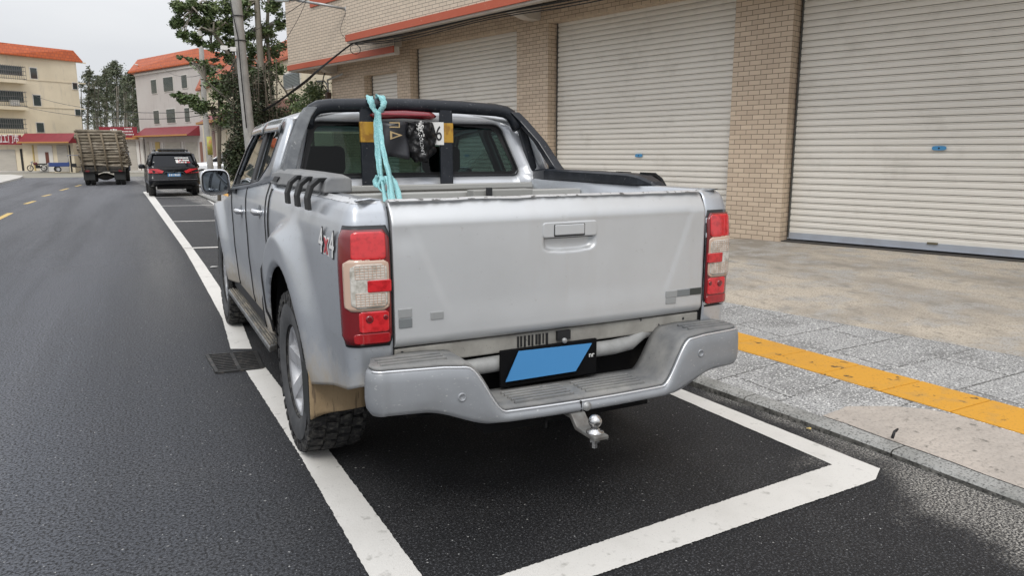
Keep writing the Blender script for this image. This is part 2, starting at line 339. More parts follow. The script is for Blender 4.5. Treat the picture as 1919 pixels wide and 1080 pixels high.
# ground: one sheet to the horizon
g = MB(); xs = [-500, -200, -80, -40, -20, -8, 0, 8, 20, 40, 80, 200, 500]
g.grid([[(x, y, gz(y)-.035) for x in xs] for y in [-300, -100, -40]+[y for y in ys if y > -15]], smooth=False)
tag(g.build('ground', mat('dry_earth', (.26, .24, .20), .95, noise=[(.3, .4, .7, (.19, .19, .15), 8)])), kind='structure')
r_ = MB()
yr = [y for y in ys if y <= 60]+[64, 70]
def rl(y): return -9.5 if y < 30 else lerp(-9.5, -40, min(1, (y-30)/32))
def rr(y): return kx(y)+.02 if y < 30 else (kx(30)+.02+(y-30)*.10 if y < 46 else kx(30)+1.6+(y-46)*.9)
r_.grid([[(lerp(rl(y), rr(y), i/16), y, gz(y)) for i in range(17)] for y in yr], smooth=False)
tag(r_.build('road', asph), kind='structure')
def strip(name, mt, A, B, dz=.004, kind='structure', n=24, jag=.0022):
    """painted strip between two polylines of world xy points"""
    def rs(P, k):
        P = [Vector((p[0], p[1])) for p in P]; d = [0]
        for a, b in zip(P, P[1:]): d.append(d[-1]+(b-a).length)
        o = []
        for i in range(k+1):
            s_ = d[-1]*i/k
            for j in range(len(P)-1):
                if s_ <= d[j+1]+1e-9: q = (s_-d[j])/max(1e-9, d[j+1]-d[j]); o.append(P[j].lerp(P[j+1], q)); break
        return o
    a, b = rs(A, n), rs(B, n); mb = MB(); rows = []
    for i, (p, q) in enumerate(zip(a, b)):
        t = (q-p).normalized(); p = p+t*random.uniform(-jag, jag); q = q+t*random.uniform(-jag, jag)
        rows.append([(p.x, p.y, gz(p.y)+dz), (q.x, q.y, gz(q.y)+dz)])
    mb.grid(rows, smooth=False); o = mb.build(name, mt); tag(o, kind=kind); return o
G2 = lambda px, py: tuple(gnd(px, py)[:2])
# bay line on the left, broken by the drain
strip('bay_line', paint_w, [(-.88, -4), (-.875, -.144), G2(566, 862), (-.925, 2.647)], [(-.72, -4), (-.71, -.2), G2(620, 850), (-.792, 2.65)], n=420)
strip('bay_line', paint_w, [(-.950, 3.28), G2(417, 598), (-.89, 9.9), G2(268, 360)], [(-.807, 3.206), (-.745, 4.4), (-.76, 9.9), G2(281, 358)], n=700)
# near right corner and end line
strip('bay_line', paint_w, [(1.498, -.371), (1.437, 1.108), (1.33, 4), (1.1, 10), (.80, 15), G2(426, 388), G2(378, 361)], [(1.338, -.242), (1.314, 1.085), (1.20, 4), (.98, 10), (.66, 15), G2(405, 388), G2(371, 361)], n=700)
strip('bay_end_line', paint_w, [(-.86, -.388), (-.45, -.361), (1.338, -.240)], [(-.86, -.56), (-.176, -.512), (1.30, -.448)], .005, n=300)
strip('bay_end_line', paint_w, [(1.336, -.2405), (1.50, -.372)], [(1.298, -.4482), (1.38, -.440)], .0048, n=4)
for (a, b, th) in (((343, 466), (470, 462), .09), ((311, 416), (440, 413), .09), ((287, 386.5), (412, 384.5), .09), ((279, 370), (378, 368.5), .08)):
    p, q = gnd(*a), gnd(*b)
    strip('stall_line', paint_w, [(p.x, p.y-th/2), (q.x, q.y-th/2)], [(p.x, p.y+th), (q.x, q.y+th)], n=16)
for (x0, y0, x1, y1, wd) in ((-8, 413, 20, 399.5, 9), (47, 382.5, 65, 377, 6), (80, 368, 95, 364.5, 4.5), (113, 357, 128, 353, 3.5), (142, 349.5, 152, 346.5, 2.6)):
    a, b = gnd(x0, y0), gnd(x1, y1); d = (b-a).normalized(); n = Vector((d.y, -d.x, 0))*.07
    strip('lane_dash', paint_y, [(a-n)[:2], (b-n)[:2]], [(a+n)[:2], (b+n)[:2]], n=8)
# kerb
kb = MB(); jy = []; y = -12
while y < 44: jy.append(y); y += .9
kbs = []
for y0 in jy:
    y1 = y0+.9-.008; rows = []
    for k in range(4):
        y = lerp(y0, y1, k/3); x = kx(y); z = gz(y); j = random.uniform(-.003, .003)
        rows.append([(x+j, y, z-.03), (x+.002+j, y, z+kh(y)-.014), (x+.016, y, z+kh(y)), (x+.10, y, z+kh(y)+.006), (x+.10, y, z-.03)])
    kb.grid([r[1:] for r in rows], smooth=False); kb.grid([r[:2] for r in rows], 1, smooth=False); kb.add(rows[0], [(0, 1, 2, 3, 4)], 1); kb.add(rows[-1], [(4, 3, 2, 1, 0)], 1)
tag(kb.build('kerb', [kerbm, mat('kerb_dirty_face', (.085, .083, .075), .95, noise=[(9, .45, .62, (.19, .185, .17), 7), (50, .5, .65, (.03, .03, .028), 4)], bump=(40, .8, 6, .01))]), kind='structure')
# pavement: granite pavers either side of a yellow tactile strip
def sheet(name, mt, xa, xb, za, zb, ylist, n=2, jit=0):
    mb = MB(); rows = []
    for y in ylist:
        rows.append([(lerp(xa(y), xb(y), i/n), y, gz(y)+lerp(za, zb, i/n)+random.uniform(-jit, jit)) for i in range(n+1)])
    mb.grid(rows, smooth=False); return tag(mb.build(name, mt), kind='structure')
yp = [-12+.3*i for i in range(0, 190)]
def tn(y): return kx0(y)+.685+(0 if y > -5 else 0)
def tf(y): return tn(y)+.36
mb = MB(); mb.grid([[(lerp(kx(y)+.103, tn(y), i/3), y, gz(y)+lerp(kh(y)+.004, .096, i/3)) for i in range(4)] for y in yp], smooth=False); tag(mb.build('pavement', granite), kind='structure')
sheet('pavement', granite, tf, ex, .104, .13, [y for y in yp if tf(y) < ex(y)])
tb = MB(); y = -11
while y < 34:
    y1 = y+.392; rows = []
    q = [(tn(y), y), (tf(y), y), (tf(y1), y1), (tn(y1), y1)]
    lip = [(x, yy, gz(yy)+.103+(.007 if i in (1, 2) else 0)) for i, (x, yy) in enumerate(q)]
    tb.add(lip+[(x, yy, z-.03) for x, yy, z in lip], [(0, 1, 2, 3), (0, 4, 5, 1), (1, 5, 6, 2), (2, 6, 7, 3), (3, 7, 4, 0)])
    y += .4
tag(tb.build('tactile_strip', tactm, bevel=.004), kind='structure')
p = MB(); rows = []        # cement patch at the near kerb side
for i in range(25):
    y = -3.2+i*.14; a = kx(y)+.105+.006*math.sin(i*1.7); b = lerp(tn(y)-.02, a+.12, sstep(-.2, .25, y+.05*math.sin(i)))
    rows.append([(lerp(a, b, k/8), y, lerp(kh(y)+.009, lerp(kh(y)+.004, .096, max(0, (b-kx(y)-.103)/(tn(y)-kx(y)-.103)))+.006, k/8)+(.009*mnoise.noise(Vector((k*.5, i*.45, 0))) if 0 < k < 8 else 0)) for k in range(9)])
p.grid(rows, smooth=True); tag(p.build('cement_patch', patchm), kind='structure')
# forecourt rising from the pavement edge to the shopfronts
A145 = R(14.5); TV = Vector((-math.sin(A145), math.cos(A145), 0)); NV = Vector((math.cos(A145), math.sin(A145), 0)); F0 = Vector((5.876, 4.499, 0))
def bx(s, n): p = F0+TV*s+NV*n; return p.x, p.y
fc = MB(); rows = []
for i in range(0, 70):
    y = -11+i*.45; e = ex(y); bxn = F0.x-(y-F0.y)*math.tan(A145)+.45 if y > F0.y else F0.x-(y-F0.y)*math.tan(R(18))+.6
    r1 = []
    for k, (f, z) in enumerate(((0, .128), (.02, .135), (.5, .185), (.62, .198))): r1.append((e+f, y, z))
    for k in range(1, 7): r1.append((lerp(e+.62, bxn, k/6), y, lerp(.198, .305 if y > 4.8 else .335, k/6)))
    rows.append([(x, yy, z+gz(yy)+.005*mnoise.noise(Vector((x*1.5, yy*1.5, 0)))) for x, yy, z in r1])
    if y > 18: break
fc.grid(rows, smooth=True); tag(fc.build('forecourt', court), kind='structure')
# drain
dg = empty('storm_drain', gnd(437, 680), 0, 'black slotted iron storm drain grate interrupting the white bay line', 'drain')
c0 = gnd(437, 680)
q = [gnd(*p)-c0 for p in ((388, 668), (478, 661), (492, 692), (407, 701))]
b_ = MB(); b_.add([v+Vector((0, 0, .0055)) for v in q], [(0, 1, 2, 3)]); b_.build('pit', mat('drain_dark', (.004, .004, .004), .9), dg)
iron = mat('cast_iron', (.045, .045, .045), .55, .5, noise=[(30, .5, .7, (.12, .11, .1), 4)])
fr_ = MB()
def quadpt(u, v): return q[0].lerp(q[1], u).lerp(q[3].lerp(q[2], u), v)
for (u0, v0, u1, v1) in ((0, 0, 1, 0), (1, 0, 1, 1), (1, 1, 0, 1), (0, 1, 0, 0), (.5, 0, .5, 1)):
    a, b = quadpt(u0, v0), quadpt(u1, v1); d = (b-a).normalized(); n = Vector((-d.y, d.x, 0))*.011
    fr_.prism([a-n, b-n, b+n, a+n], (0, 0, .014))
fr_.build('grate_frame', iron, dg)
br = MB()
for i in range(1, 11):
    v = i/11
    for (ua, ub) in ((.03, .47), (.53, .97)):
        a, b = quadpt(ua, v), quadpt(ub, v); n = Vector((0, .0075, 0)); br.prism([a-n, b-n, b+n, a+n], (0, 0, .012))
br.build('grate_bars', iron, dg)
# litter
def litter(p, lab, mt, s=.04, cat='litter'):
    mb = MB(); vs = []
    for i in range(7):
        a = i/7*6.28; vs.append((math.cos(a)*s*random.uniform(.6, 1), math.sin(a)*s*random.uniform(.4, .8), random.uniform(.002, .012)))
    mb.add([(0, 0, .012)]+vs, [(0, i+1, (i+1) % 7+1) for i in range(7)]); o = mb.build('litter', mt, loc=(p.x, p.y, p.z+.008), solid=.001)
    tag(o, lab, cat)
litter(gnd(400, 502), 'crumpled white scrap of paper on the asphalt beside the front wheel', white, .06)
litter(gnd(1516, 808), 'small yellow dried leaf lying in the gutter against the kerb', mat('leaf_dry', (.45, .34, .12), .7), .02, 'leaf')
o = MB(); o.tube([(0, 0, 0), (.02, .005, .03), (.05, .01, .035), (.07, .03, .01)], [.008, .007, .005, .003], 6)
pp = gnd(1672, 822, .07); tag(o.build('stub', cablem, loc=pp), 'small black bent stub sticking up from the cement patch by the kerb', 'stub')
# ------------------------------------------------------------------ the tiled building with roller shutters
def wallgrid(mb, s0, s1, z0, z1, holes, depth, fn, mi=0, mir=None):
    """wall face with rectangular openings; fn(s, z, n) -> point, n is depth into the wall"""
    ss = sorted({s0, s1, *[h[0] for h in holes], *[h[1] for h in holes]}); zs = sorted({z0, z1, *[h[2] for h in holes], *[h[3] for h in holes]})
    ss = [s for s in ss if s0 <= s <= s1]; zs = [z for z in zs if z0 <= z <= z1]
    for a, b in zip(ss, ss[1:]):
        for c, d in zip(zs, zs[1:]):
            ms, mz = (a+b)/2, (c+d)/2
            if any(h[0] < ms < h[1] and h[2] < mz < h[3] for h in holes): continue
            mb.add([fn(a, c, 0), fn(b, c, 0), fn(b, d, 0), fn(a, d, 0)], [(0, 1, 2, 3)], mi)
    mir = mi if mir is None else mir
    for (a, b, c, d) in holes:
        for (p, q) in (((a, c), (b, c)), ((b, c), (b, d)), ((b, d), (a, d)), ((a, d), (a, c))):
            mb.add([fn(*p, 0), fn(*q, 0), fn(*q, depth), fn(*p, depth)], [(0, 1, 2, 3)], mir)
def bbox(mb, s0, s1, n0, n1, z0, z1, mi=0, M=None): mb.box((n0, s0, z0), (n1, s1, z1), mi, M)
bld = empty('shop_building', F0, A145, 'two storey tiled building with beige brick pillars, orange trim and roller shutters', 'building')
M3 = Matrix.Rotation(R(3.5), 4, 'Z')
loc = lambda s, z, n: Vector((n, s, z))
loc3 = lambda s, z, n: M3 @ Vector((n, s, z))
gw = MB()
wallgrid(gw, 0, 11.72, .0, 3.90, [(.74, 4.25, .02, 3.57), (5.03, 8.35, .02, 3.57), (8.85, 10.2, .02, 3.17)], .24, loc)
wallgrid(gw, -9, 0, .0, 3.90, [(-3.55, -.07, .02, 3.50), (-8.3, -4.45, .02, 3.5)], .24, loc3)
gw.add([(0, 11.72, 0), (9, 11.72, 0), (9, 11.72, 3.9), (0, 11.72, 3.9)], [(0, 1, 2, 3)])
gw.build('ground_wall', brickm, bld, fix=False)
def loc_at_z(px, py, z):
    d = ray(px, py); p_ = CAM+d*((z-CAM.z)/d.z)-F0; return Vector((p_.dot(NV), p_.dot(TV), 0))
BR, BL = loc_at_z(739, 98, 3.40), loc_at_z(541, 133, 3.40)
BT = (BL-BR).normalized(); BN = Vector((BT.y, -BT.x, 0))
if BN.x < 0: BN = -BN
locB = lambda s_, z, n_: BR+BT*s_+BN*n_+Vector((0, 0, z))
BW = (BL-BR).length
sf = MB()
bbox(sf, -9, 8.85, -1.15, .0, 3.90, 4.1)
sf.prism([locB(.02, 3.52, .03), locB(BW-.03, 3.52, .03), Vector((.0, BL.y-.03, 3.52)), Vector((.0, 8.88, 3.52))], (0, 0, .3))
sf.prism([locB(0, 3.375, .003), locB(BW, 3.375, .003), locB(BW, 3.375, .12), locB(0, 3.375, .12)], (0, 0, .144))
bbox(sf, -9, 8.85, -1.15, -1.03, 3.615, 3.899)
sf.build('soffit', wallp, bld)
ow = MB()
wallgrid(ow, -9, 8.85, 3.66, 11, [], .1, lambda s, z, n: Vector((n-1.152, s, z)))
def wpx(px, py):
    d = ray(px, py); o_ = W0(locB(0, 0, 0)); nn_ = NV*BN.x+TV*BN.y; q_ = CAM+d*((o_-CAM).dot(nn_)/d.dot(nn_)); q_ = q_-F0; return (Vector((q_.dot(NV), q_.dot(TV), 0))-BR).dot(BT), q_.z
def W0(v): return F0+NV*v.x+TV*v.y+Vector((0, 0, v.z))
wa, wz_ = wpx(583, 14); wb, _ = wpx(640, -4)
wallgrid(ow, 0, BW, 3.41, 11, [(wb+.12, wa-.12, wz_+.16, wz_+1.5)], .14, locB)
ow.add([BL+Vector((0, 0, 3.38)), Vector((9, BL.y+1, 3.38)), Vector((9, BL.y+1, 11)), BL+Vector((0, 0, 11))], [(0, 1, 2, 3)])
ow.add([Vector((-1.152, 8.85, 3.62)), BR+Vector((0, 0, 3.62)), BR+Vector((0, 0, 11)), Vector((-1.152, 8.85, 11))], [(0, 1, 2, 3)])
ow.add([(-1.152, -9, 11), (9, -9, 11), Vector((9, BL.y+1, 11)), BL+Vector((0, 0, 11)), BR+Vector((0, 0, 11)), (-1.152, 8.85, 11)], [(0, 1, 2, 3, 4, 5)])
ow.add([(-1.152, -9, 0), (9, -9, 0), (9, -9, 11), (-1.152, -9, 11)], [(0, 1, 2, 3)])
ow.build('upper_wall', brickw, bld, fix=False)
tr = MB(); bbox(tr, -9, 8.86, -1.185, -1.153, 3.65, 3.775); tr.build('trim_band', orange_t, bld)
tr = MB(); tr.prism([locB(0, 3.405, -.028), locB(BW+.02, 3.405, -.028), locB(BW+.02, 3.405, -.002), locB(0, 3.405, -.002)], (0, 0, .12)); tr.build('trim_band', orange_t, bld)
for s, zt, dz, dd in ((4.42, 3.898, .27, 1.02), (8.62, 3.898, .27, 1.02), (11.42, 3.518, .19, .42)):
    bm_ = MB(); bm_.prism([(-.003, s, zt), (-.003, s, zt-dz), (-.25, s, zt-dz), (-dd, s, zt-.10), (-dd, s, zt)], (0, .2, 0)); bm_.build('cantilever_beam', wallp, bld)
wf = MB()
for (a, b, c, d) in ((wb, wa, wz_, wz_+.16), (wb, wa, wz_+1.5, wz_+1.65), (wb, wb+.12, wz_+.16, wz_+1.5), (wa-.12, wa, wz_+.16, wz_+1.5)): wf.prism([locB(a, c, -.03), locB(b, c, -.03), locB(b, d, -.03), locB(a, d, -.03)], BN*.028)
wfo = wf.build('window', orange_t, bld)
wg = MB(); wg.add([locB(wb, wz_, .10), locB(wa, wz_, .10), locB(wa, wz_+1.6, .10), locB(wb, wz_+1.6, .10)], [(0, 1, 2, 3)]); wg.build('pane', mat('window_dark', (.02, .03, .035), .08, 0, 0, 1), wfo)
def shutter(s0, s1, z0, z1, M=None, lock=None, pull=None, n=.2, lean=0):
    mb = MB(); rows = []; z = z0+.115; k = 0
    def P(nn, s, zz):
        v = Vector((nn, s, zz)); return (M @ v) if M else v
    cols = [lerp(s0, s1, i/8) for i in range(9)]
    wob = [[.0022*mnoise.noise(Vector((s_*1.1, q_*.35, s0))) for s_ in cols] for q_ in range(80)]
    while z < z1+.02:
        for dn, dz in ((0, 0), (-.003, .022), (-.003, .042), (0, .0545), (.010, .057), (.010, .0605), (.001, .063), (0, .0715), (.045, .0725), (.045, .0795)):
            rows.append([P(n+dn+wob[k % 80][i], s, z+dz+wob[k % 80][i]) for i, s in enumerate(cols)])
        z += .08; k += 1
    mb.grid(rows, smooth=False)
    o = mb.build('shutter', shutm, bld)
    b = MB(); b.box((n-.012, s0, z0+.034), (n+.02, s1, z0+.115), 0, M); b.box((n-.022, s0, z0+.034), (n-.012, s1, z0+.046), 0, M); b.build('bottom_rail', alu, o)
    for sa_, sb_ in ((s0, s0+.03), (s1-.018, s1)):
        b = MB(); b.box((n-.015, sa_, z0), (n+.03, sb_, z1), 0, M); b.build('guide_rail', mat('rail_dark', (.10, .10, .095), .5, .4), o)
    b = MB(); b.box((n+.3, s0, z0), (n+.31, s1, z1), 0, M); b.build('backing', interior, o)
    if lock:
        s, zz, w_, h_ = lock; b = MB(); pts = []
        for a in range(24):
            t = a/24*2*math.pi; ex_ = 3.5; c, s_ = math.cos(t), math.sin(t)
            pts.append(P(n-.014, s+math.copysign(abs(c)**(2/ex_), c)*w_/2, zz+math.copysign(abs(s_)**(2/ex_), s_)*h_/2))
        nn = (P(n-.030, 0, 0)-P(n-.014, 0, 0)); b.prism(pts, nn); lo = b.build('lock_plate', lockb, o, bevel=.003)
        b = MB(); b.lathe([(0, .0), (.009, .0), (.009, .004)], P(n-.034, s, zz), 'x', 12); b.build('keyhole', cablem, lo)
    if pull:
        s, w_ = pull; b = MB(); b.box((n-.028, s-w_/2, z0+.103), (n-.010, s+w_/2, z0+.125), 0, M); b.build('pull_handle', mat('brass_dull', (.16, .14, .09), .5, .6), o)
    return o
shutter(-3.52, -.09, .31, 3.5, M3, (-1.78, 1.50, .145, .05), (-1.81, .11), n=.20)
shutter(-8.28, -4.47, .31, 3.5, M3, n=.20)
shutter(.76, 4.23, .28, 3.57, None, (2.42, 1.41, .135, .05), (2.45, .1))
shutter(5.05, 8.33, .26, 3.57, None, (6.7, 1.4, .135, .05))
shutter(8.87, 10.18, .26, 3.17)
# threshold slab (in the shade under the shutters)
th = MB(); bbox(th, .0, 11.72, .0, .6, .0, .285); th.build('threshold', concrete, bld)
th = MB(); bbox(th, -9, 0, .05, .6, .0, .325, 0, M3); th.build('threshold', mat('threshold_dark', (.05, .045, .04), .9), bld)  # near-black colour stands in for the shaded gap below this shutter
def W(s, n, z): p = F0+TV*s+NV*n; return Vector((p.x, p.y, z))
# wall lamp on the upper wall
la, lz_ = wpx(652, 17); lp0 = W0(locB(la, lz_, -.01))
lp = empty('wall_street_lamp', lp0, A145, 'street lamp on a galvanised arm fixed high on the tiled wall', 'street lamp')
b = MB(); b.tube([(0, 0, 0), (-.4, .35, .10), (-.8, .7, .18)], .027, 8); b.build('arm', galv, lp)
b = MB(); b.lathe([(0, 0), (.06, 0), (.07, .02), (.05, .05), (0, .06)], (0, 0, 0), 'x', 12, sgn=-1); b.build('wall_bracket', galv, lp)
b = MB(); b.tube([(-.75, .64, .20), (-.88, .76, .21), (-1.15, .98, .23), (-1.3, 1.12, .23)], [.03, .085, .10, .05], 10, flat=(1, .6)); hd = b.build('lamp_head', mat('lamp_grey', (.25, .27, .29), .4, .5), lp)
b = MB(); b.tube([(-.92, .78, .16), (-1.15, .96, .175)], [.05, .06], 10, flat=(1, .5)); b.build('lens', mat('lamp_lens', (.5, .55, .55), .1), hd)
# meter box and pipes on the end of the lower wall
mbx = empty('meter_box', W(11.80, -.06, 2.45), A145, 'small dark meter box with grey pipes at the left end of the tiled wall', 'meter box')
b = MB(); b.box((-.06, -.05, -.05), (.06, .05, .45)); b.build('box', mat('meter_brown', (.06, .035, .025), .6), mbx, bevel=.008)
b = MB(); b.tube([(0, 0, .45), (0, 0, .62), (-.06, -.1, .72), (-.09, -.9, .80)], .022, 8); b.tube([(0, 0, .6), (-.02, .15, .72), (-.02, .5, .74)], .02, 8); b.build('pipe', galv, mbx)
b = MB(); b.tube([(0, 0, .45), (-.05, .12, .62), (-.02, .3, .55), (-.08, .05, .8), (-.05, -.05, 1.0)], .014, 6); b.build('cable_loop', cablem, mbx)
# cables
def cable(name, pts, rad, lab, n=6, grp=None, sub=6, sag=0):
    P = [Vector(p) for p in pts]; o = []
    for i in range(len(P)-1):
        p0, p1, p2, p3 = P[max(i-1, 0)], P[i], P[i+1], P[min(i+2, len(P)-1)]
        for k in range(sub):
            t = k/sub; o.append(.5*((2*p1)+(p2-p0)*t+(2*p0-5*p1+4*p2-p3)*t*t+(3*p1-p0-3*p2+p3)*t**3)-Vector((0, 0, sag*4*((i+t)/(len(P)-1))*(1-(i+t)/(len(P)-1)))))
    o.append(P[-1]); mb = MB(); mb.tube(o, rad, n); ob = mb.build(name, cablem); tag(ob, lab, 'cable', grp); return ob
for i, (dz, dn) in enumerate(((0, 0), (.022, .03), (-.028, .02), (-.05, .05))):
    cable('power_cable', [W(-4, -1.0+dn, 3.60+dz), W(0, -1.0+dn, 3.58+dz), W(2.5, -1.02+dn, 3.57+dz*1.4), W(4.6, -1.04+dn, 3.60+dz), W(7, -1.05+dn, 3.57+dz*1.5), W(8.5, -1.12+dn, 3.60+dz*.6), at(655+i, 84, 12.75), at(600, 127+i, 14), at(560+i*2, 160, 15.6), at(500, 202+i, 18.5), at(440, 228+i*2, 22), at(398, 238+i*4, 26.6)],
          .011-.001*i, 'thin black cables running under the orange trim and sagging towards the poles', grp='cables under the orange trim')
cable('cable_coil', [W(8.45, -1.2, 3.55)+Vector((.1*math.cos(a), 0, -.09+.09*math.sin(a))) for a in [k*.7 for k in range(20)]], .007, 'small coil of black cable hanging at the end of the orange trim')
cable('service_wire', [lp0+Vector((-.03, 0, -.05)), at(638, 55, 12.6), at(648, 72, 12.6)], .004, 'thin wire looping down the tiled wall from the lamp bracket')
cable('overhead_wire', [at(528, 85, 13.2), at(556, 40, 13.2), at(572, 5, 13.2), at(580, -20, 13.2)], .005, 'thin wire crossing the left end of the upper tiled wall steeply')
cable('overhead_wire', [at(470, 60, 16), at(520, 35, 14), at(560, 10, 13), at(590, -15, 12.6)], .006, 'upper thin wire leading to the lamp on the wall')
# ------------------------------------------------------------------ pickup truck
T = empty('pickup_truck', (0, 0, 0), 0, 'silver double cab pickup truck with dented tailgate, black sports bar and muddy off-road tyres', 'pickup truck')
RW, FW, WZ = 1.12, 4.20, .40
INS = [(.40, .045), (.55, .020), (.80, .003), (1.05, 0), (1.10, .001), (1.17, .007), (1.22, .016), (1.26, .030), (1.28, .045), (1.292, .075)]
def flare(y, z):
    f = 0
    for c, amp in ((RW, .050), (FW, .050)):
        r = math.hypot(y-c, (z-.42)*1.0); f += amp*(1-(sstep(.64, .72, r) if y > c+.12 else sstep(lerp(.56, .64, sstep(-.35, .12, y-c)), lerp(.82, .72, sstep(-.35, .12, y-c)), r)))*sstep(.40, .56, z+.12) - (.018*(1-sstep(.50, .525, r)) if r < .53 else 0)
    return f
def xs(y, z):
    ins = interp(INS, z) if z <= 1.22 else .016+(z-1.22)*.37
    tap = .055*max(0, y-3.7)**1.7 if y > 3.7 else 0
    return .875-ins-tap+flare(y, z)-.006*(1-abs(((z-.95)/.5)))*(1 if 1.7 < y < 3.4 else 0)*.5
def snap_arch(vs, key, c, r):
    """vs: list of rows of points; returns kept flags and snapped points"""
    inside = [[math.hypot(p[1]-c[0], p[2]-c[1]) < r for p in row] for row in vs]
    return inside
def side_panel(name, y0, y1, zb, zt, sg, arch=None, mt=None, dy=.018, nz=52, solid=.012):
    ny = max(2, int((y1-y0)/dy)); rows = []; ins = []
    for i in range(ny+1):
        y = lerp(y0, y1, i/ny); row = []; fl = []
        for k in range(nz+1):
            z = lerp(zb(y), zt(y), k/nz); yy, zz = y, z; f = False
            if arch:
                d = math.hypot(y-arch[0], z-arch[1])
                if d < arch[2]:
                    f = True; q = arch[2]/max(d, 1e-4); yy = arch[0]+(y-arch[0])*q; zz = arch[1]+(z-arch[1])*q
                    yy = min(max(yy, y0), y1); zz = max(zz, zb(yy))
            row.append(Vector((sg*xs(yy, zz), yy, zz))); fl.append(f)
        rows.append(row); ins.append(fl)
    mb = MB(); mb.grid(rows, skip=lambda i, j: ins[i][j] and ins[i+1][j] and ins[i][j+1] and ins[i+1][j+1])
    return mb.build(name, mt or silver, T, solid=solid, off=-1 if sg < 0 else 1)
# plan curve of the bed corner, from the tailgate gap round to the cab
def plan():
    P = [(.712+.0975*i/7, .002+.006*(i/7)**2) for i in range(8)]
    c = (.811, .070); r = .062
    for k in range(1, 9): a = -math.pi/2+k/8*math.pi/2; P.append((c[0]+r*math.cos(a), c[1]+r*math.sin(a)))
    y = .085
    while y < 1.598: P.append((.875, y)); y += .017
    P.append((.875, 1.600)); return P
PL = plan()
def pnorm(i):
    a = PL[max(i-1, 0)]; b = PL[min(i+1, len(PL)-1)]; t = Vector((b[0]-a[0], b[1]-a[1])).normalized(); return Vector((t.y, -t.x))
def bedpt(i, z, off=0, sg=1):
    p = Vector(PL[i]); n = pnorm(i); o = off-interp(INS, z)+(flare(p.y, z) if p.y > .12 else flare(.12, z)*p.y/.12)
    q = p+n*o; return Vector((sg*q.x, q.y, z))
def zbed(y): return interp([(0, .635), (.1, .605), (.34, .553), (.5, .515), (.62, .485), (.7, .45), (1.6, .46)], y)
